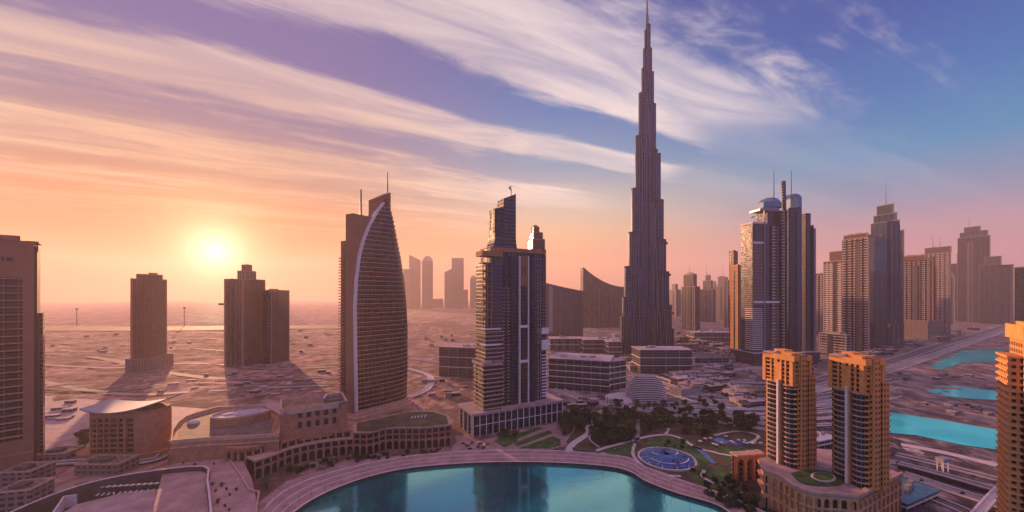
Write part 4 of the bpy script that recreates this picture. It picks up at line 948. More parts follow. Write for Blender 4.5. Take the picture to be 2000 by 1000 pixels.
# ------------------------------------------------------------------ curved hotel block at left
def curved_block():
    fr = Frame(176, 900, 4); root = fr.thing('curved_apartment_block', 'tan eight storey block with curved metal roof beside the large left tower', 'apartment block')
    u, z = fr.u, fr.z; x1 = u(262); zt = 41
    zfl = lambda i: 2 + (zt - 5) * i / 8
    m = MB()
    cols = [(0, .30, 1), (.30, .42, 1), (.42, .62, 1), (.62, .76, 1), (.80, 1.0, 1)]
    for i in range(8):
        z0, z1 = zfl(i), zfl(i + 1)
        for a, b, k in cols: arcade(m, [(x1 * a, 0), (x1 * b, 0)], z0, z1, 2 if b - a > .25 else 1, .16, False, 1.0, .24, root, 'dark_glass', 2.0)
    m.box(x1 * .76, x1 * .80, -.6, 1, 0, zt - 2); m.box(0, x1, -.2, 1.2, 0, 2); m.box(0, x1, -.1, 1.2, zt - 3, zt)
    m.build('window_wall', 'sandstone', root)
    # body: flat front, rounded right end, chamfered left
    body = [(0, 2.4), (x1, 2.4), (x1 + .01, 0)] + [(x1 + 17 * math.sin(a), 15 - 15 * math.cos(a)) for a in [math.pi * i / 16 for i in range(1, 13)]] + [(x1 * .6, 32), (-8, 26), (-12, 12), (-4, 4)]
    m = MB(); m.prism(body, 0, zt); m.build('wall', 'sandstone', root)
    rf = MB(); out = scaled(body, 1.07); cx = x1 * .5
    n = 14; xs = [(-9) + (x1 + 21 + 9) * i / n for i in range(n + 1)]
    def zz(x): t = (x + 9) / (x1 + 30); return zt + 2.5 + 5.5 * (2 * t - .75) ** 2
    def yf(x): t = (x + 9) / (x1 + 30); return -4.5 * math.sin(math.pi * min(1, t * 1.15)) ** .7 if t < .87 else (t - .87) * 70
    def yb(x): t = (x + 9) / (x1 + 30); return 34 - 16 * max(0, t - .6) - 12 * max(0, .2 - t)
    for i in range(n):
        a, b = xs[i], xs[i + 1]
        rf.loft([[(a, yf(a), zz(a) - 1), (b, yf(b), zz(b) - 1), (b, yb(b), zz(b) - 1), (a, yb(a), zz(a) - 1)], [(a, yf(a), zz(a)), (b, yf(b), zz(b)), (b, yb(b), zz(b)), (a, yb(a), zz(a))]], bot=True)
    rf.build('curved_roof', 'pale_metal', root)
    q = MB(); q.prism(scaled(body, .98), zt, zt + 2.2); q.build('attic', 'sandstone', root)
    q = MB(); base = scaled(body, 1.25); q.prism(base, 0, 5); q.build('base_terrace', 'sandstone', root)
curved_block()
# ------------------------------------------------------------------ shopping palace
def palace():
    fr = Frame(546, 912, 30); root = fr.thing('shopping_palace', 'sandstone shopping palace of arched storeys with a square roof court and round drum roof', 'shopping centre')
    u, z = fr.u, fr.z; inv = lambda P: ((P.x - fr.p.x) * fr.ex.x + (P.y - fr.p.y) * fr.ex.y, (P.x - fr.p.x) * fr.ey.x + (P.y - fr.p.y) * fr.ey.y)
    g = lambda px, py, zz=0: inv(G(px, py, zz))
    x1 = u(680); zt = 48
    # central block
    q = MB(); q.box(0, x1, 6.0, 40, 0, zt - 5); q.build('central_block', 'sandstone', root)
    q = MB()
    for (a, b, z0, z1, nb, ar) in ((.22, .86, 29, 36, 5, True), (.22, .86, 38, 45, 5, False)):
        q.box(x1 * a, x1 * b, 4.2, 5.2, z1, z1 + 2)
        arcade(q, [(x1 * a, 4.2), (x1 * b, 4.2)], z0, z1, nb, .5, ar, 1.0, .15, root, 'dark_glass', 1.6)
    q.box(0, x1 * .22, 3.6, 6, 0, zt); q.box(x1 * .86, x1, 3.4, 6, 0, zt); q.box(x1 * .22, x1 * .86, 4.4, 6, zt - 1.6, zt); q.box(x1 * .22, x1 * .86, 4.2, 5.2, 18, 29)
    q.box(x1 * .05, x1 * .1, 3.2, 4, 4, zt - 2); q.box(x1 * .9, x1 * .95, 3.0, 4, 4, zt - 2)
    q.build('block_front', 'sandstone', root)
    q = MB()
    P = rect(0, 3.4, x1, 40); parapet(q, P, zt - 5, 5.6, 1.6); q.build('parapet', 'sandstone_pale', root)
    q = MB(); q.box(x1 * .68, x1 * .97, 24, 38, zt - 5, zt - 2.2); q.build('roof_light', 'roof_dark', root)
    q = MB(); q.prism([(x1 * .3, 9), (x1 * .62, 12), (x1 * .7, 22), (x1 * .35, 22)], zt - 5, zt - 4.5); q.build('roof_canopy', 'canvas', root)
    q = MB(); q.strip([(x1 * .66, 23, zt), (x1 * .72, 36, zt + 1)], 1, 1); q.strip([(x1 * .72, 36, zt + 1), (x1 * .8, 37, zt + 1)], 1, 1); q.build('roof_beam', 'white_trim', root)
    # curved lower arcade in front, three storeys
    base = [g(*p) for p in smooth_px([(497, 938), (528, 927), (560, 913), (600, 901), (645, 893), (690, 888)], 3)]
    for (z0, z1, nb, ar, bk) in ((0, 9.5, 13, True, 0), (9.5, 14.5, 13, False, 0)):
        q = MB(); arcade(q, base, z0, z1, nb, .28, ar, 1.1, .12, root, 'dark_glass', 1.5); q.build('arcade_storey', 'sandstone', root)
    q = MB()
    poly = base + [(x1 + 4, 6), (x1, 12), (0, 12), (-30, 6)]
    q.prism(poly, 14.5, 15.6, True, True); q.build('terrace_roof', 'sandstone_pale', root)
    q = MB(); up = [(a * .97, b + 3.2) for a, b in base[5:]]; arcade(q, up, 15.6, 21, 9, .26, False, 1.1, .12, root, 'dark_glass', 1.5); q.prism(up + [(x1, 8), (up[0][0], 8)], 21, 22, True, True); q.build('upper_storey', 'sandstone', root)
    # west wing with rounded corner
    zr = 30
    wing = [g(a, b, zr) for a, b in [(333, 862), (336, 842), (346, 826), (362, 814), (384, 806), (425, 795), (520, 792), (552, 812), (545, 848), (470, 853), (400, 856)]]
    q = MB(); q.prism(wing, 0, zr - 2); q.build('west_wing', 'sandstone', root)
    wf = [g(a, b) for a, b in smooth_px([(328, 902), (380, 898), (440, 900), (500, 905)], 3)]
    q = MB(); arcade(q, [(a, b - 1.0) for a, b in wf], 0, 9, 9, .35, True, 1.0, .15, root, 'dark_glass', 1.5); arcade(q, [(a, b - 1.0) for a, b in wf], 12, 17, 11, .5, False, 1.0, .2, root, 'dark_glass', 1.5); q.prism(wf + [(wf[-1][0], wf[-1][1] + 6), (wf[0][0] + 2, wf[0][1] + 6)], 17, 18.4, True, True); q.build('wing_front', 'sandstone', root)
    q = MB(); q.strip([(a, b, 24) for a, b in wing[-3:] + wing[:1]], 1.6, 1); q.build('string_course', 'sandstone_pale', root)
    q = MB(); parapet(q, wing, zr - 2, 2.8, 1.2); q.build('wing_parapet', 'sandstone_pale', root)
    q = MB(); w2 = scaled(wing, .86); q.prism(w2, zr - 2, zr - 1.4); q.build('wing_roof', 'roof_dark', root)
    c = g(472, 806, zr + 6); q = MB(); D1 = circ(c[0], c[1], 24, 15, 28); q.prism(D1, zr - 2, zr + 5); q.build('drum', 'sandstone', root)
    q = MB(); q.prism(scaled(D1, .95), zr + 5, zr + 5.3); q.dome(c[0] + 4, c[1] - 1, zr + 5.2, 11, 8, 1.6, 18, 3); q.dome(c[0] - 9, c[1] + 3, zr + 5.2, 7, 5, 1.2, 18, 3); q.build('drum_roof', 'roof_mauve', root)
    q = MB(); parapet(q, D1, zr + 5, 1.6, 1.1); q.build('drum_rim', 'sandstone_pale', root)
    c = g(378, 823, zr); q = MB(); q.dome(c[0], c[1], zr - 1.4, 5, 4, 3, 12, 4); q.build('roof_dish', 'canvas', root)
    # lower curved apron under the drum
    ap = [g(a, b, 22) for a, b in [(420, 845), (430, 852), (470, 856), (520, 850), (548, 838), (552, 860), (500, 890), (430, 888)]]
    q = MB(); fr_pts = [g(a, b) for a, b in smooth_px([(440, 930), (480, 930), (520, 920), (546, 908)], 3)]
    q = MB(); arcade(q, fr_pts, 10, 22, 8, .3, False, 1.0, .2, root, 'dark_glass', 1.5); q.prism(fr_pts + [(fr_pts[-1][0], fr_pts[-1][1] + 16), (fr_pts[0][0] + 4, fr_pts[0][1] + 16)], 22, 23, True, True); q.build('loggia', 'sandstone', root)
palace()
def east_arcade():
    fr = Frame(690, 889, 18); root = fr.thing('curved_arcade', 'three storey sandstone arcade bending along the lake under the sail tower', 'shopping centre')
    inv = lambda P: ((P.x - fr.p.x) * fr.ex.x + (P.y - fr.p.y) * fr.ex.y, (P.x - fr.p.x) * fr.ey.x + (P.y - fr.p.y) * fr.ey.y)
    g = lambda px, py, zz=0: inv(G(px, py, zz))
    base = [g(*p) for p in smooth_px([(690, 889), (722, 889), (752, 880), (782, 878), (812, 878), (845, 876), (882, 871)], 3)]
    for (z0, z1, ar, nm) in ((0, 10, True, 'arch_storey'), (10, 15, False, 'middle_storey'), (15, 20.5, False, 'upper_storey')):
        q = MB(); arcade(q, base, z0, z1, 15, .24 if ar else .2, ar, 1.2, .14 if ar else .22, root, 'dark_glass', 1.8); q.build(nm, 'sandstone', root)
    e = g(884, 846, 20); top = base + [(base[-1][0] + 2, base[-1][1] + 26), g(850, 806, 20), g(800, 806, 20), g(690, 830, 20)]
    q = MB(); q.prism(top, 20.5, 21.6, True, True); q.build('roof_edge', 'sandstone_pale', root)
    q = MB(); q.prism(scaled(top, .93), 21.6, 22.0); q.build('roof_garden', 'scrub', root)
    q = MB(); q.box(base[-1][0] - 1, base[-1][0] + .4, base[-1][1] + .5, base[-1][1] + 26, 0, 20.5); q.build('end_wall', 'sandstone', root)
    q = MB(); c = g(820, 815, 22); 
    for i in range(5): q.strip([(c[0] - 9 + i * 3.4, c[1] - 2, 22), (c[0] - 7 + i * 3.4, c[1] + 4, 22.2)], .8, .7)
    q.build('pergola', 'white_trim', root)
east_arcade()
# ------------------------------------------------------------------ raised terraces bottom left
def terrace():
    zt = 12
    P = [G(a, b, zt) for a, b in [(318, 922), (352, 893), (468, 884), (492, 935), (506, 1006), (508, 1080), (300, 1080), (300, 990)]]
    q = MB(); q.prism([(p.x, p.y) for p in P], 0, zt); struct('plaza', q, 'paving')
    q = MB(); L1 = [G(a, b, zt) for a, b in [(444, 895), (470, 930), (478, 945), (488, 960), (506, 962), (500, 1000), (500, 1050)]]
    q.strip(L1, .9, 1.3); tag(q.build('parapet_wall', 'sandstone_pale'), 'light zigzag parapet along the lake side of the pink plaza', 'wall')
    # sunken court walls
    W = [G(a, b, 15) for a, b in smooth_px([(-40, 1030), (60, 985), (130, 958), (200, 938), (290, 922), (398, 912), (405, 940), (412, 1000), (412, 1060)], 3)]
    q = MB(); q.strip([(p.x, p.y, 2) for p in W], 1.6, 13.4); o = q.build('court_wall', 'dark_stone'); tag(o, 'dark curved wall with a pale coping enclosing the sunken court at lower left', 'wall')
    c = MB(); c.strip([(p.x, p.y, 15.4) for p in W], 1.3, .5); c.build('coping', 'paving_light', o)
    I = [G(a, b, 13) for a, b in [(98, 1012), (125, 972), (150, 968)]]
    q = MB(); q.strip([(p.x, p.y, 6) for p in I], 1, 8); tag(q.build('ramp_wall', 'paving_light'), 'short pale sloping wall inside the dark court wall at bottom left', 'wall')
    F_ = [G(a, b, 8) for a, b in [(60, 1040), (150, 985), (250, 960), (390, 950), (405, 1060)]]
    q = MB(); q.prism([(p.x, p.y) for p in F_], 4, 8); struct('court_floor', q, 'roof_pink')
    rows = [([(188, 958), (388, 944)], 18, 'parasols along the far side of the court', 'pale parasol in the long row beside the court wall'), ([(376, 950), (398, 1000)], 9, 'parasols along the right side of the court', 'pale parasol in the short row on the right of the court'),
            ([(190, 968), (330, 957)], 14, 'sunbeds in the court', 'pale sunbed in the row below the parasols')]
    for (a, b), n, gr, lb in rows:
        first = None
        for i in range(n):
            t = i / (n - 1); p = G(a[0] + (b[0] - a[0]) * t, a[1] + (b[1] - a[1]) * t, 8); p.z = 8
            if first is None:
                if 'sunbed' in lb:
                    first = thing('sunbed', lb, 'sunbed', p, .3, gr); m = MB(); m.box(-.5, .5, -1.2, 1, .3, .6); m.build('mattress', 'canvas', first); m = MB(); m.box(-.5, .5, 1.0, 1.2, .3, 1.3); m.build('backrest', 'canvas', first)
                else:
                    first = thing('parasol', lb, 'parasol', p, .3, gr); m = MB(); m.tube((0, 0, 0), (0, 0, 3), .08); m.build('pole', 'steel', first)
                    m = MB(); m.prism(circ(0, 0, 1.7, n=8), 2.3, 3.1, top=circ(0, 0, .1, n=8)); m.build('canopy', 'canvas', first)
            else: dup(first, p, random.uniform(0, 1))
terrace()
def low_left():
    specs = [(0, 60, 955, 925, 6, 'sandstone', 'low sandstone pavilion with dark roof pit at the bottom left corner'), (70, 130, 905, 890, 10, 'sandstone', 'long low sandstone building at the foot of the large left tower'),
             (-10, 60, 1010, 965, 14, 'sandstone', 'tan low building cut by the lower left corner'), (145, 230, 930, 908, 0, 'sandstone', 'low tan wall block in front of the curved roofed block')]
    for a, b, yb, yt, deg, mt, lb in specs:
        fr = Frame(a, yb, deg); r = fr.thing('low_building', lb, 'low building'); w = fr.u(b); zt = fr.z(a, yt); q = MB(); q.prism(rect(0, 0, w, 18), 0, zt); q.build('wall', 'f_low', r)
        q = MB(); parapet(q, rect(-.3, -.3, w + .3, 18.3), zt, 1.2, .8); q.build('parapet', 'sandstone_pale', r); q = MB(); q.box(w * .2, w * .6, 4, 12, zt, zt + 2.5); q.build('roof_plant', 'roof_dark', r)
low_left()
road('street', [(60, 912), (150, 902), (240, 905), (310, 895), (330, 870)], 8, 1.9, 'asphalt', 1, True)
# ------------------------------------------------------------------ golden twin towers and their podium
def golden(name, label, fr, X, yts, zp, par=None):
    """X: pixels [bay1 l, rail, bay2 l, bay2 r, stone r, right end]; yts: [crown, bay1 top, bay2 top, step1, step2]."""
    root = fr.thing(name, label, 'apartment tower'); u, z = fr.u, fr.z
    return root, u, z
def golden_tower(label, pxc, pyc, deg, hgt, wleft, wright, zp, flip=1):
    """Corner tower: local +x runs back-right along the stone front, local +y along the glazed left side."""
    P = G(pxc, pyc, zp); root = thing('golden_tower', label, 'apartment tower', (P.x, P.y, zp), R(deg)); h = hgt - zp
    W, L = wright, wleft
    hb = h * .71                                 # glazed bays stop lower than the crown
    # core
    q = MB(); q.box(2.5, W, 3, L, 0, h * .93); q.build('wall', 'f_orange', root)
    # glazed rounded bays on the left side
    for (y0, y1, hh, bul) in ((1.0, L * .36, hb, 3.2), (L * .50, L * .93, hb * 1.02, 2.6)):
        def arc(g=0): return [(2.6, y0 - g)] + [(2.5 - (bul + g) * math.sin(a), (y0 + y1) / 2 - ((y1 - y0) / 2 + g) * math.cos(a)) for a in [math.pi * i / 9 for i in range(10)]] + [(2.6, y1 + g)]
        q = MB(); q.prism(arc(), 0, hh); q.build('glazed_bay', 'f_bay', root)
        q = MB(); k = 1
        while k * 3.5 < hh - 1: q.prism(arc(.55), k * 3.5 - .4, k * 3.5 + .35, True, True); k += 1
        q.prism(arc(.8), hh - .6, hh + .5, True, True); q.build('balcony_tier', 'sandstone_pale', root)
    # pale vertical rails
    q = MB(); q.box(-2.6, -1.2, L * .395, L * .455, 0, hb * 1.05); q.build('vertical_rail', 'white_trim', root)
    q = MB(); q.box(-.8, 2.6, L * .37, L * .49, 0, h * .9); q.build('pier', 'orange_stone', root)
    # stone front: alternating plain piers and window strips
    n = 5; q = MB(); q2 = MB(); q3 = MB()
    for i in range(n):
        x0 = 1 + (W - 2) * i / n; x1 = 1 + (W - 2) * (i + 1) / n; top = h * (.96, .98, .93, .80, .70)[i]
        if i % 2 == 1: q.box(x0 - .8, x1 + .8, -1.7 - .5 * (i == 1), 4, 0, top)
        else:
            q2.box(x0 + .3, x1 - .3, .8, 5, 0, top - 3)
            z_ = 3.5
            while z_ < top - 4: q3.box(x0, x1, -.5, 1.0, z_ - .25, z_ + .7); z_ += 3.5
    q.build('stone_pier', 'f_orange_plain', root); q2.build('window_strip', 'f_bay', root); q3.build('balcony_tier', 'orange_stone', root)
    q = MB(); q.box(W * .62, W * .985, 2, L * .9, h * .6, h * .78); q.box(W * .985, W * 1.1, 3, L * .8, 0, h * .62); q.box(W * 1.1, W * 1.2, 4, L * .75, 0, h * .5); q.build('stepped_end', 'f_orange', root)
    # crown: framed open top with pillars
    q = MB()
    for (x, y) in ((-.6, .2), (-.6, L * .5), (-.6, L * .9), (W * .30, -.6), (W * .62, -.4)):
        q.box(x, x + 2.6, y, y + 2.6, hb, h * .93)
    q.box(-1.2, W * .70, -1.4, L * .97, h * .925, h * .955)
    for (x, y, dx, dy) in ((-.9, L * .2, .5, 1.2), (-.9, L * .35, .5, 1.2), (-.9, L * .68, .5, 1.2), (W * .16, -1.1, 1.2, .5), (W * .46, -1.1, 1.2, .5)): q.box(x, x + dx, y, y + dy, hb, h * .93)
    q.build('crown_frame', 'orange_stone', root)
    q = MB()
    for k in range(6): zz = hb + (h * .925 - hb) * k / 6; q.box(-.3, 2.6, 1, L * .95, zz, zz + .9); q.box(0, W * .6, -.2, 2, zz, zz + .9)
    q.build('balcony_tier', 'orange_stone', root)
    q = MB(); q.box(W * .05, W * .46, L * .1, L * .42, h * .955, h * .99); q.build('crown_block', 'orange_stone', root)
    q = MB(); q.box(W * .3, W * .66, L * .52, L * .86, h * .955, h * .998); q.build('crown_block', 'orange_stone', root)
    q = MB(); q.box(-1.2, W * .22, L * .6, L * .97, h * .955, h * .978); q.build('crown_block', 'sandstone_pale', root)
    q = MB(); q.box(1.5, 3.5, 2, L * .92, hb, h * .88); q.build('penthouse_glazing', 'f_bay', root)
    q = MB(); parapet(q, rect(-1.2, -1.4, W * .7, L * .97), h * .955, 1.4, .6); q.build('parapet', 'orange_stone', root)
    for k, (a, b) in enumerate(((.1, .62), (.5, .1), (.34, .78))):
        q = MB(); q.box(W * a, W * a + 3.2, L * b, L * b + 2.4, h * .955, h * .955 + 2.6 + k * .5); q.build('cooling_unit', 'pale_metal', root)
    return root
ZP = 25
golden_tower('left of the twin golden stone towers, slimmer, with rounded dark glass bays', 1550, 917, 13, 107, 25, 21, ZP)
golden_tower('right of the twin golden stone towers, nearer and broader, with rounded dark glass bays', 1689, 957, 13, 109.5, 22, 22, ZP)
def golden_podium():
    fr = Frame(1677, 972, 27, ZP); root = fr.thing('podium_building', 'sandstone podium with curved garden terrace carrying the twin golden towers', 'podium')
    inv = lambda P: ((P.x - fr.p.x) * fr.ex.x + (P.y - fr.p.y) * fr.ex.y, (P.x - fr.p.x) * fr.ey.x + (P.y - fr.p.y) * fr.ey.y)
    g = lambda px, py, zz=ZP: inv(G(px, py, zz))
    edge = [g(*p) for p in smooth_px([(1677, 972), (1640, 968), (1592, 965), (1555, 952), (1520, 930), (1492, 920)], 3)]
    outline = edge + [g(1480, 896), g(1560, 874), g(1660, 880), g(1762, 926)]
    q = MB(); q.prism(scaled(outline, .92), 0, ZP - 1.2); q.build('wall', 'amber_stone', root)
    q = MB(); q.prism(outline, ZP - 1.3, ZP); q.build('deck', 'roof_pink', root)
    for (z0, z1, nb, ar) in ((0, 9, 12, True), (9.6, 16, 12, False), (16.6, 23.6, 12, True)):
        q = MB(); arcade(q, edge[::-1], z0, z1, nb, .34, ar, 1.2, .16, root, 'dark_glass', 1.5); q.build('arcade_storey', 'amber_stone', root)
    q = MB(); 
    for zz in (9, 16, 23.6): q.prism(scaled(outline, 1.012), zz, zz + .6, True, True)
    q.build('ledge', 'sandstone_pale', root)
    q = MB(); q.strip([(a, b, ZP) for a, b in [edge[0], outline[-1]]], 1.4, 1.6); q.strip([(a, b, ZP) for a, b in edge], 1.4, 1.6); q.build('parapet', 'sandstone_pale', root)
    side = [outline[-1], edge[0]]
    q = MB(); arcade(q, [edge[0], outline[-1]], 0, 22, 10, .5, False, .8, .1, root, 'roof_dark', .6); q.build('side_wall', 'amber_stone', root)
    lw = [g(*p) for p in smooth_px([(1545, 925), (1580, 918), (1625, 924), (1650, 934), (1640, 948), (1600, 950), (1565, 944), (1545, 925)], 3)][:-1]
    q = MB(); q.prism(lw, ZP, ZP + .5); q.build('terrace_lawn', 'lawn', root)
    cc = g(1608, 934); q = MB(); q.prism(circ(cc[0], cc[1], 9, 6, 20), ZP + .5, ZP + 1.2); q.build('planter_rim', 'paving_light', root)
    q = MB(); q.prism(circ(cc[0], cc[1], 7.6, 4.8, 20), ZP + 1.2, ZP + 1.6); q.build('planter', 'lawn', root)
    # curved pavilion roof ribs
    for t in range(4):
        a, b = g(1700 + t * 14, 962 - t * 8); q = MB(); q.box(a - 2, a + 1.6, b + .5, b + 3.2, ZP, ZP + 1.8); q.build('planter_box', 'sandstone_pale', root)
golden_podium()
def gate():
    fr = Frame(1438, 940, 10); root = fr.thing('gate_pavilion', 'free standing sandstone portico of tall arches left of the twin golden towers', 'pavilion')
    w = fr.u(1488); q = MB(); arcade(q, [(0, 0), (w * .3, -1.2), (w * .7, -1.2), (w, 0)], 0, 20, 3, .3, True, 3, .14, None, pane=False); q.build('arched_wall', 'amber_stone', root)
    q = MB(); arcade(q, [(w, 3.5), (w + 2, 16)], 0, 17, 2, .3, True, 2, .14, None, pane=False); q.build('side_arches', 'amber_stone', root)
    q = MB(); q.prism([(-1, -2), (w * .5, -3), (w + 1, -2), (w + 2, 6), (w * .5, 5), (-1, 6)], 20, 21.4, True, True); q.build('cornice', 'sandstone_pale', root)
    q = MB(); q.prism([(0, 4.5), (w, 4.5), (w, 5.5), (0, 5.5)], 0, 18); q.build('rear_wall', 'f_low', root)
gate()
# ------------------------------------------------------------------ right edge tower
def right_tower():
    zt = 134; P = G(2006, 1150); root = thing('golden_tower', 'golden stone tower cut by the right edge of the photo with a dark glass bay', 'apartment tower', (P.x + 0, P.y, 0), R(-40))
    q = MB(); q.box(0, 30, 0, 26, 0, zt * .985); q.build('wall', 'f_orange', root)
    q = MB()
    for i, x in enumerate((0, 4.5, 10.5, 17, 23)): q.box(x - .7, x + .7, -.9, 2, 92, zt * .97)
    q.box(-1.4, 31, -1.6, 27, zt * .93, zt * .985); q.box(-1, 12, -1.2, 12, zt * .985, zt); q.build('crown_frame', 'orange_stone', root)
    q = MB(); q.box(-5.4, -1.2, 3, 20, 0, zt * .86)
    q.build('side_shaft', 'f_orange', root); 
    q = MB()
    for k in range(34): q.box(-6.0, -.6, 2.2, 21, k * 3.5 - .3, k * 3.5 + .8)
    q.build('balcony_tier', 'orange_stone', root)
    def arc(g=0): return [(2 - g, .2)] + [(7 - (5 + g) * math.cos(a), -.1 - (3.6 + g) * math.sin(a)) for a in [math.pi * i / 9 for i in range(10)]] + [(12 + g, .2)]
    q = MB(); q.prism(arc(), 0, 99); q.build('glazed_bay', 'f_bay', root)
    q = MB()
    for k in range(1, 29): q.prism(arc(.5), k * 3.5 - .35, k * 3.5 + .3, True, True)
    q.build('balcony_tier', 'white_trim', root)
    q = MB(); q.box(12.2, 13.8, -4.4, .1, 0, 101); q.build('vertical_rail', 'white_trim', root)
right_tower()

# ------------------------------------------------------------------ park
gpoly('lawn', [(965, 862), (985, 846), (1015, 842), (1010, 862), (985, 874)], .15, 'lawn')
for pts in ([(1000, 850), (1050, 834), (1062, 836), (1008, 858)], [(1002, 866), (1072, 840), (1080, 846), (1010, 872)], [(1012, 876), (1080, 852), (1094, 858), (1096, 870), (1070, 876)]): gpoly('lawn', pts, .2, 'lawn')
gpoly('park_ground', [(1090, 850), (1090, 810), (1150, 795), (1300, 800), (1420, 800), (1500, 822), (1510, 858), (1480, 985), (1400, 960), (1330, 935), (1264, 908), (1228, 888), (1170, 882), (1120, 876)], .1, 'scrub')
gpoly('lawn', [(1186, 884), (1192, 874), (1226, 868), (1240, 880), (1236, 890)], .2, 'lawn')
gpoly('lawn', [(1262, 862), (1300, 852), (1345, 856), (1372, 880), (1384, 900), (1376, 924), (1330, 926), (1290, 915), (1262, 896)], .2, 'lawn')
gpoly('lawn', [(1372, 918), (1440, 912), (1440, 950), (1400, 955), (1345, 936)], .2, 'lawn')
gpoly('lawn', [(1390, 870), (1460, 876), (1470, 900), (1420, 900)], .2, 'lawn')
gpoly('forecourt', [(884, 872), (908, 846), (930, 862), (1100, 822), (1125, 835), (1100, 872), (1060, 878), (960, 880), (880, 882)], .12, 'paving')
gpoly('forecourt', [(640, 915), (700, 898), (880, 880), (880, 888), (760, 898), (640, 925)], .3, 'paving')
gpoly('waterfront_apron', [(500, 985), (560, 940), (640, 915), (760, 896), (860, 884), (860, 890), (700, 912), (600, 940), (540, 972), (505, 1005)], 1.2, 'paving')
for nm, pts, w, m in (('path', [(1110, 882), (1118, 868), (1132, 858), (1150, 845), (1146, 830)], 7, 'paving_light'), ('path', [(1150, 850), (1158, 830), (1155, 812), (1180, 800)], 2.4, 'paving_light'),
        ('path', [(1165, 880), (1190, 872), (1230, 862), (1262, 853), (1300, 849), (1330, 856), (1360, 874), (1400, 884)], 4, 'paving_light'), ('path', [(1244, 862), (1246, 840), (1246, 815)], 4.5, 'road_pale'),
        ('path', [(1300, 849), (1305, 836), (1295, 822), (1270, 812)], 3, 'paving_light'), ('path', [(1155, 842), (1152, 858), (1170, 873)], 2.2, 'paving_light'), ('path', [(1060, 800), (1150, 806), (1300, 812), (1420, 816), (1500, 828)], 6, 'paving'),
        ('path', [(1360, 872), (1380, 890), (1395, 905)], 5, 'blue_tile'), ('path', [(1395, 850), (1440, 842), (1480, 850), (1470, 862), (1440, 868)], 3, 'paving_light'), ('path', [(1240, 866), (1236, 885), (1250, 905), (1285, 925), (1330, 930)], 3, 'paving_light'),
        ('path', [(1376, 918), (1372, 930), (1395, 944)], 3, 'paving_light'), ('path', [(1400, 885), (1440, 892), (1480, 900)], 3.5, 'paving_light')):
    road(nm, pts, w, .32, m)
def domed_pool():
    P = G(1302, 897); root = thing('canopy_circle', 'round pleated blue canopy with white arcs and a pink rim beside the lake', 'canopy', P)
    n = 48; q = MB(); r1 = 22.5
    for i in range(n):
        a, b = 2 * math.pi * i / n, 2 * math.pi * (i + 1) / n; h = lambda k, t: 1.6 + 3.6 * (1 - t * t) + (.5 if k % 2 else 0) * t
        for j in range(5):
            t0, t1 = .12 + .88 * j / 5, .12 + .88 * (j + 1) / 5
            q.face([(r1 * t0 * math.cos(a), r1 * t0 * math.sin(a), h(i, t0)), (r1 * t1 * math.cos(a), r1 * t1 * math.sin(a), h(i, t1)), (r1 * t1 * math.cos(b), r1 * t1 * math.sin(b), h(i + 1, t1)), (r1 * t0 * math.cos(b), r1 * t0 * math.sin(b), h(i + 1, t0))])
    q.build('pleated_canopy', 'blue_tile', root)
    q = MB(); q.strip([(12 * math.cos(a), 6 + 9 * math.sin(a), 4.4) for a in [R(d) for d in range(190, 351, 16)]], 1.1, .5); q.build('white_arc', 'white_trim', root); q = MB(); q.strip([(18 * math.cos(a), 18 * math.sin(a), 3.4) for a in [R(d) for d in range(200, 341, 14)]], .8, .4); q.build('white_arc', 'white_trim', root)
    q = MB(); O = circ(0, 0, 25, n=40); I = circ(0, 0, 23, n=40)
    for i in range(40): q.prism([O[i], O[(i + 1) % 40], I[(i + 1) % 40], I[i]], 0, 1.4)
    q.build('rim_wall', 'paving_light', root)
    for i in range(12):
        a = 2 * math.pi * i / 12; q = MB(); q.tube((23.8 * math.cos(a), 23.8 * math.sin(a), 0), (22 * math.cos(a), 22 * math.sin(a), 3), .35); q.build('strut', 'white_trim', root)
domed_pool()
def pools():
    for (px, py, rx, ry) in ((1410, 862, 8, 8), (1440, 868, 10, 4)):
        P = G(px, py); q = MB(); q.prism([(P.x + a, P.y + b) for a, b in circ(0, 0, rx, ry, 18)], 0, .6); struct('pool', q, 'pool_blue')
    first = None
    for i in range(16):
        p = G(1370 + i * 8 + random.uniform(-5, 5), 856 + random.uniform(0, 18)); p.z = .2
        if first is None:
            first = thing('parasol', 'small white parasol near the blue pool in the park', 'parasol', p, 0, 'parasols around the blue park pool'); m = MB(); m.tube((0, 0, 0), (0, 0, 3), .1); m.build('pole', 'steel', first)
            m = MB(); m.prism(circ(0, 0, 2, n=8), 2.4, 3.4, top=circ(0, 0, .1, n=8)); m.build('canopy', 'canvas', first)
        else: dup(first, p, random.uniform(0, 1))
pools()
# ------------------------------------------------------------------ trees
def crown_mesh(seed, r, h, mat, n=360, leaf=.8):
    rnd = random.Random(seed); mb = MB(); blobs = [(rnd.uniform(-.55, .55) * r, rnd.uniform(-.55, .55) * r, h * rnd.uniform(.5, .95), r * rnd.uniform(.35, .6)) for _ in range(6)]
    for _ in range(n):
        bx, by, bz, br = rnd.choice(blobs); v = Vector((rnd.gauss(0, 1), rnd.gauss(0, 1), rnd.gauss(0, .8))).normalized() * br * rnd.uniform(.6, 1.05)
        c = Vector((bx, by, bz)) + v; a = Vector((rnd.uniform(-1, 1), rnd.uniform(-1, 1), rnd.uniform(-1, 1))).normalized() * leaf * rnd.uniform(.6, 1.3)
        b = a.cross(Vector((rnd.uniform(-1, 1), rnd.uniform(-1, 1), rnd.uniform(-1, 1)))).normalized() * leaf * rnd.uniform(.5, 1)
        mb.face([c - a, c + b, c + a, c - b])
    return mb
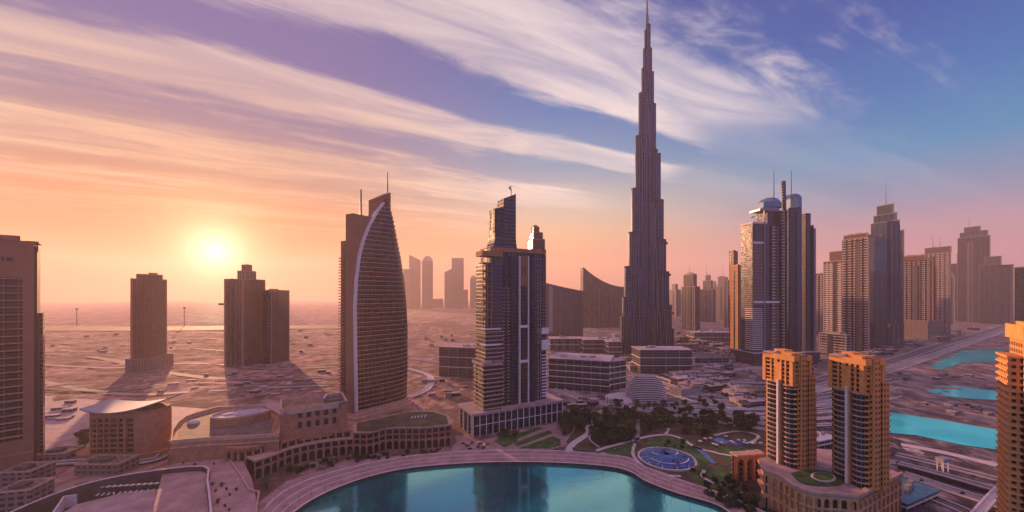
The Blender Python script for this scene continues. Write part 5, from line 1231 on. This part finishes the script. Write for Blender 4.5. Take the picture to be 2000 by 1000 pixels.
def make_tree(name, label, seed, r, h, mat, group):
    root = thing(name, label, 'tree', (0, 0, 0), 0, group); m = MB(); m.tube((0, 0, 0), (.1, 0, h * .5), .3, .2)
    for k in range(4): a = k * 1.7 + seed; m.tube((.1, 0, h * .4), (r * .5 * math.cos(a), r * .5 * math.sin(a), h * .75), .16, .06)
    m.build('trunk', 'bark', root); crown_mesh(seed, r, h, mat).build('crown', mat, root); return root
def make_palm(label, group, seed):
    root = thing('palm_tree', label, 'tree', (0, 0, 0), 0, group); m = MB(); m.tube((0, 0, 0), (.3, 0, 8), .28, .2); m.build('trunk', 'bark', root); c = MB(); rnd = random.Random(seed)
    for k in range(16):
        a = 2 * math.pi * k / 16 + rnd.uniform(-.2, .2); p = [(.3, 0, 8)]; up = rnd.uniform(.2, 1.1)
        for j in range(1, 5):
            t = j / 4; p.append((.3 + 3.2 * t * math.cos(a), 3.2 * t * math.sin(a), 8 + up * 1.6 * t - 2.6 * t * t))
        for (x0, y0, z0), (x1, y1, z1), w0, w1 in zip(p[:-1], p[1:], (.25, .5, .45, .3), (.5, .45, .3, .05)):
            nx, ny = -math.sin(a), math.cos(a); c.face([(x0 - nx * w0, y0 - ny * w0, z0 - .15), (x0 + nx * w0, y0 + ny * w0, z0 - .15), (x1 + nx * w1, y1 + ny * w1, z1 - .1), (x1 - nx * w1, y1 - ny * w1, z1 - .1)])
    c.build('crown', 'leaf', root); return root
def inside(pt, poly):
    x, y = pt; r = False
    for i in range(len(poly)):
        (x0, y0), (x1, y1) = poly[i], poly[i - 1]
        if (y0 > y) != (y1 > y) and x < (x1 - x0) * (y - y0) / (y1 - y0) + x0: r = not r
    return r
def scatter(poly, n, label, name, group, protos, smin=.7, smax=1.3, avoid=()):
    rnd = random.Random(len(label) + n); xs = [p[0] for p in poly]; ys = [p[1] for p in poly]; k = 0; tries = 0
    while k < n and tries < 9000:
        tries += 1; p = (rnd.uniform(min(xs), max(xs)), rnd.uniform(min(ys), max(ys)))
        if not inside(p, poly) or any(inside(p, a) for a in avoid): continue
        P = G(*p); pr = protos[k % len(protos)]; s = rnd.uniform(smin, smax)
        if not pr.get('used'):
            pr['used'] = 1; pr.location = P; pr.scale = (s,) * 3; pr['label'] = label; pr['group'] = group
        else:
            o = dup(pr, P, rnd.uniform(0, 6), s, label); o['group'] = group
        k += 1
T1 = [make_tree('park_tree', '', s, 4.6, 8.5, m, '') for s, m in ((1, 'leaf'), (2, 'leaf_dark'), (3, 'leaf_warm'), (4, 'leaf'))]
scatter([(1095, 852), (1092, 820), (1118, 806), (1148, 806), (1156, 828), (1150, 842), (1120, 850)], 44, 'leafy green tree in the grove left of the park path fork', 'park_tree', 'trees of the left grove', T1, .7, 1.25)
scatter([(1160, 868), (1153, 845), (1162, 812), (1240, 806), (1242, 850), (1238, 862), (1190, 872)], 85, 'dark bushy tree in the dense grove in the middle of the park', 'park_tree', 'trees of the middle grove', T1, .7, 1.3)
scatter([(1252, 850), (1250, 812), (1330, 806), (1420, 806), (1475, 820), (1480, 845), (1400, 852), (1340, 850), (1300, 842)], 95, 'tree in the wide grove behind the round blue canopy', 'park_tree', 'trees of the wide right grove', T1, .65, 1.25)
scatter([(1200, 800), (1200, 788), (1330, 792), (1400, 770), (1430, 790), (1340, 806)], 26, 'small tree along the street in front of the ribbed shell hall', 'park_tree', 'street trees behind the park', T1, .6, 1.0)
scatter([(300, 880), (300, 845), (325, 835), (334, 880)], 9, 'brown shaded tree between the curved roofed block and the palace wing', 'park_tree', 'trees left of the palace', T1, .8, 1.3)
scatter([(150, 870), (165, 850), (178, 880), (160, 890)], 5, 'dark tree at the left foot of the curved roofed block', 'park_tree', 'trees at the curved roofed block', T1, .8, 1.2)
scatter([(1400, 985), (1370, 972), (1400, 965), (1470, 985), (1500, 1010), (1430, 1010)], 16, 'dark bush like tree on the bank at the lower right of the lake', 'park_tree', 'trees on the lower right bank', T1, .5, .9)
scatter([(985, 868), (968, 858), (990, 844), (1012, 846), (1008, 862)], 7, 'round green tree on the lawn below the hotel podium', 'park_tree', 'trees on the hotel lawn', T1, .5, .8)
scatter([(1330, 680), (1315, 640), (1330, 625), (1360, 650), (1370, 672)], 12, 'hazy tree between the tallest tower base and the domed hazy tower', 'park_tree', 'trees right of the tallest tower', T1, 1.1, 1.8)
T2 = [make_palm('', '', s) for s in (5, 6)]
scatter([(500, 975), (560, 932), (690, 905), (700, 898), (880, 884), (880, 878), (690, 892), (560, 918), (505, 950)], 34, 'palm tree along the waterfront in front of the sandstone arcades', 'palm_tree', 'palms along the waterfront arcades', T2, .6, 1.0)
scatter([(1195, 884), (1215, 870), (1360, 905), (1440, 905), (1440, 950), (1330, 920)], 12, 'palm tree on the park lawn near the round blue canopy', 'palm_tree', 'palms around the blue canopy', T2, .5, .9)
def lamps():
    pr = None; mid = lerp_c(shore, back, .12); mid2 = lerp_c(shore, back, .9)
    for row, lb in ((mid, 'street lamp on the lake side of the promenade'), (mid2, 'street lamp on the land side of the promenade')):
        for i in range(2, len(row) - 2, 3):
            p = G(row[i][0], row[i][1], 2.4)
            if pr is None:
                pr = thing('street_lamp', lb, 'street lamp', p, 0, 'street lamps along the promenade'); m = MB(); m.tube((0, 0, 0), (0, 0, 7), .13, .09); m.build('pole', 'steel', pr)
                m = MB(); m.box(-.2, 1.3, -.15, .15, 6.9, 7.1); m.build('lamp_head', 'white_trim', pr)
            else: dup(pr, p, random.uniform(0, 6), 1, lb)
lamps()
def bushes():
    pr = None; rnd = random.Random(5)
    for (poly, n, lb, gr) in (([(1385, 975), (1370, 945), (1440, 925), (1470, 975), (1500, 1005)], 34, 'dark round bush in the gardens left of the golden podium', 'bushes left of the golden podium'),
                      ([(1262, 905), (1290, 922), (1380, 935), (1340, 900), (1370, 870), (1280, 855)], 22, 'small bush on the lawn around the blue canopy', 'bushes around the blue canopy'),
                      ([(560, 935), (690, 905), (880, 885), (880, 876), (690, 893), (560, 918)], 40, 'low bush at the foot of the sandstone arcades', 'bushes under the arcades')):
        k = 0; xs = [p[0] for p in poly]; ys = [p[1] for p in poly]
        while k < n:
            p = (rnd.uniform(min(xs), max(xs)), rnd.uniform(min(ys), max(ys)))
            if not inside(p, poly): continue
            k += 1; P = G(*p); c = G(1302, 897)
            if (P - c).length < 27: continue
            if pr is None:
                pr = thing('garden_bush', lb, 'bush', P, 0, gr); crown_mesh(21, 2.0, 2.2, 'leaf_dark', 110, .6).build('crown', 'leaf_dark', pr); m = MB(); m.tube((0, 0, 0), (0, 0, 1.2), .12, .08); m.build('stem', 'bark', pr)
            else: o = dup(pr, P, rnd.uniform(0, 6), rnd.uniform(.7, 1.6), lb); o['group'] = gr
bushes()
def plants():
    spots = [(415, 948), (433, 950), (421, 960), (443, 957), (449, 968), (425, 982), (462, 958), (358, 905), (440, 990), (447, 998), (380, 912), (418, 908)]
    pr = None
    for a, b in spots:
        p = G(a, b, 12)
        if pr is None:
            pr = thing('potted_shrub', 'small dark potted shrub on the pink raised plaza', 'shrub', p, 0, 'potted shrubs on the pink plaza'); m = MB(); m.prism(circ(0, 0, .5, n=8), 0, .7, top=circ(0, 0, .65, n=8)); m.build('pot', 'dark_stone', pr)
            crown_mesh(11, 1.3, 1.8, 'leaf_dark', 70, .4).build('crown', 'leaf_dark', pr)
        else: dup(pr, p, random.uniform(0, 6), random.uniform(.7, 1.3))
plants()
for i, (y0, y1, w) in enumerate(((655, 652, 8), (668, 664, 10), (682, 690, 6), (712, 716, 9), (758, 748, 6))):
    road('desert_track', [(80, y0), (220, y0 + 6), (380, (y0 + y1) / 2 - 5), (520, y1 + 4), (655, y1)], w, 2.4, ('road_pale', 'roof_dark', 'paving')[i % 3], 0)
# ------------------------------------------------------------------ cars
def car_proto(mat, label, group):
    r = thing('parked_car', label, 'car', (0, 0, 0), 0, group)
    m = MB(); m.loft([[(-2.2, -.85, .35), (2.2, -.85, .35), (2.2, .85, .35), (-2.2, .85, .35)], [(-2.25, -.9, .75), (2.25, -.9, .7), (2.25, .9, .7), (-2.25, .9, .75)], [(-2.1, -.82, .95), (2.1, -.82, .85), (2.1, .82, .85), (-2.1, .82, .95)]]); m.build('body', mat, r)
    m = MB(); m.prism(rect(-1.5, -.75, 1.0, .75), .9, 1.45, top=rect(-1.1, -.65, .5, .65)); m.build('cabin', 'dark_glass', r)
    for x in (-1.35, 1.35):
        for y in (-.85, .85): m = MB(); m.tube((x, y - .1, .33), (x, y + .1, .33), .33, n=8); m.build('wheel', 'tyre', r)
    return r
cars = [([(1122, 882)], 'car_dark', 'lone dark car on the promenade below the path fork', None, 4), ([(905, 868), (913, 872), (922, 866), (934, 874), (944, 876), (951, 870), (918, 878), (938, 868)], 'car_dark', 'dark car waiting on the hotel forecourt', 'cars on the hotel forecourt', 3.4),
        ([(1600, 742), (1640, 730), (1700, 716), (1745, 704), (1800, 686), (1500, 762), (1560, 768), (1660, 744), (1720, 726)], 'car_white', 'pale car driving on the motorway', 'cars on the motorway', 4),
        ([(1790, 908), (1830, 918), (1900, 932), (1800, 940), (1880, 965)], 'car_dark', 'dark car on the roads at lower right', 'cars on the lower right roads', 3)]
for pts, mt, lb, gr, _ in cars:
    pr = None
    for a, b in pts:
        p = G(a, b); p.z = 2.5 if a == 1122 else .4
        if pr is None: pr = car_proto(mt, lb, gr); pr.location = p; pr.rotation_euler[2] = random.uniform(-.4, .9)
        else: dup(pr, p, random.uniform(0, 1.2))
def boats_dummy(): pass
# ------------------------------------------------------------------ low clutter
def clutter():
    zones = [([(1220, 720), (1245, 660), (1430, 650), (1435, 700), (1440, 760), (1340, 775), (1320, 735)], 150, 'low_building', 'low flat roofed building in the district between the tallest tower and the domed tower', 'low buildings right of the tallest tower', 5, 12),
             ([(1600, 715), (1660, 690), (1760, 684), (1740, 700), (1640, 730)], 16, 'low_building', 'low building at the foot of the striped balcony towers', 'low buildings below the balcony towers', 4, 12),
             ([(1760, 672), (1850, 650), (1930, 638), (1900, 652), (1800, 682)], 18, 'low_building', 'low building along the motorway below the cranes', 'low buildings along the motorway', 5, 16),
             ([(1750, 725), (1800, 735), (1940, 725), (1945, 745), (1800, 748), (1745, 760)], 12, 'site_hut', 'small site hut on the sand between the two upper ponds', 'site huts between upper ponds', 2, 4),
             ([(1800, 790), (1940, 795), (1945, 825), (1850, 808)], 10, 'site_hut', 'small site hut on the sand bank above the largest pond', 'site huts above the largest pond', 2, 4),
             ([(800, 745), (870, 735), (915, 760), (900, 790), (830, 790)], 12, 'site_hut', 'small shed on the lot between the sail tower and the hotel tower', 'sheds between sail tower and hotel', 2, 5),
             ([(1080, 690), (1140, 665), (1215, 655), (1200, 690)], 14, 'low_building', 'low building in the haze below the curved roof blocks', 'low buildings below the curved roof blocks', 5, 14),
             ([(800, 660), (940, 650), (940, 665), (820, 680)], 8, 'site_hut', 'small hazy shed on the far sand left of the hotel tower', 'sheds on the far sand', 4, 8),
             ([(90, 650), (640, 645), (650, 690), (90, 700)], 30, 'site_hut', 'low hazy shed on the open desert behind the two brown tower groups', 'sheds on the far left desert', 3, 7),
             ([(330, 735), (640, 725), (650, 770), (420, 790), (310, 770)], 24, 'site_hut', 'low shed on the building lots behind the shopping palace', 'sheds behind the shopping palace', 2, 5),
             ([(1440, 800), (1440, 740), (1500, 730), (1500, 800)], 14, 'low_building', 'low building between the motorway ramps left of the golden towers', 'low buildings between the ramps', 3, 9),
             ([(1090, 800), (1090, 775), (1220, 790), (1220, 800)], 10, 'site_hut', 'small kiosk along the street behind the park groves', 'kiosks behind the groves', 2, 5),
             ([(90, 800), (140, 775), (150, 830), (100, 850)], 7, 'site_hut', 'pale shed on the sand between the large left tower and the curved roofed block', 'sheds behind the curved roofed block', 2, 5)]
    for poly, n, nm, lb, gr, h0, h1 in zones:
        rnd = random.Random(n * 3 + h1); xs = [p[0] for p in poly]; ys = [p[1] for p in poly]; k = 0
        while k < n:
            p = (rnd.uniform(min(xs), max(xs)), rnd.uniform(min(ys), max(ys)))
            if not inside(p, poly): continue
            P = G(*p); r = thing(nm, lb, 'low building', P, R(rnd.uniform(5, 28)), gr); s = 1 if nm == 'low_building' else .35
            w, d, h = rnd.uniform(14, 42) * s, rnd.uniform(10, 26) * s, rnd.uniform(h0, h1)
            q = MB(); q.box(-w / 2, w / 2, 0, d, 0, h)
            if rnd.random() < .5: q.box(-w / 2, w * .1, -d * .3, 0, 0, h * .6)
            q.build('wall', rnd.choice(['f_low', 'f_hall', 'f_louvre_dark', 'concrete']), r)
            q = MB(); q.box(-w / 2 - .5, w / 2 + .5, -.5, d + .5, h, h + .8); q.build('roof', rnd.choice(['roof_mauve', 'roof_pink', 'roof_dark', 'concrete']), r)
            if nm == 'low_building':
                for _ in range(3):
                    a, b = rnd.uniform(-.4, .3) * w, rnd.uniform(.15, .7) * d; q = MB(); q.box(a, a + w * .08, b, b + d * .14, h + .8, h + 2 + rnd.random() * 2); q.build('roof_plant', rnd.choice(['roof_dark', 'concrete']), r)
            k += 1
clutter()
def signal_box():
    fr = Frame(1843, 925, 10); r = fr.thing('signal_gantry', 'white gantry box straddling the railway at lower right', 'gantry'); 
    for x in (0, 5): q = MB(); q.box(x, x + .6, 0, .6, 0, 9); q.box(x, x + .6, 4, 4.6, 0, 9); q.build('leg', 'white_trim', r)
    q = MB(); q.box(-1, 6.6, -.6, 5, 9, 12); q.build('cabin', 'pale_metal', r)
signal_box()
def station():
    low('glass_hall', 'blue glazed shed with white roof between the twin golden towers', 1598, 1632, 880, 862, 20, 16, 'f_glassblue', 'white_trim', 1, 3)
    low('glass_hall', 'long teal roofed shed beside the purple court at the bottom right', 1770, 1830, 1000, 985, 24, 20, 'f_glassdark', 'teal_glass', 1, 5)
station()
# ------------------------------------------------------------------ haze: one even volume round everything
hz = MB(); hz.box(-9100, 9100, -700, 9600, -1.5, 930); m = bpy.data.materials.new('haze'); m.use_nodes = True; t = NT(m.node_tree); t.n.clear()
v = t.new('ShaderNodeVolumePrincipled'); v.inputs['Density'].default_value = 8.5e-5; v.inputs['Color'].default_value = (1, .82, .80, 1); v.inputs['Anisotropy'].default_value = .36
t.l.new(v.outputs[0], t.new('ShaderNodeOutputMaterial').inputs['Volume']); tag(hz.build('haze', m), kind='stuff')
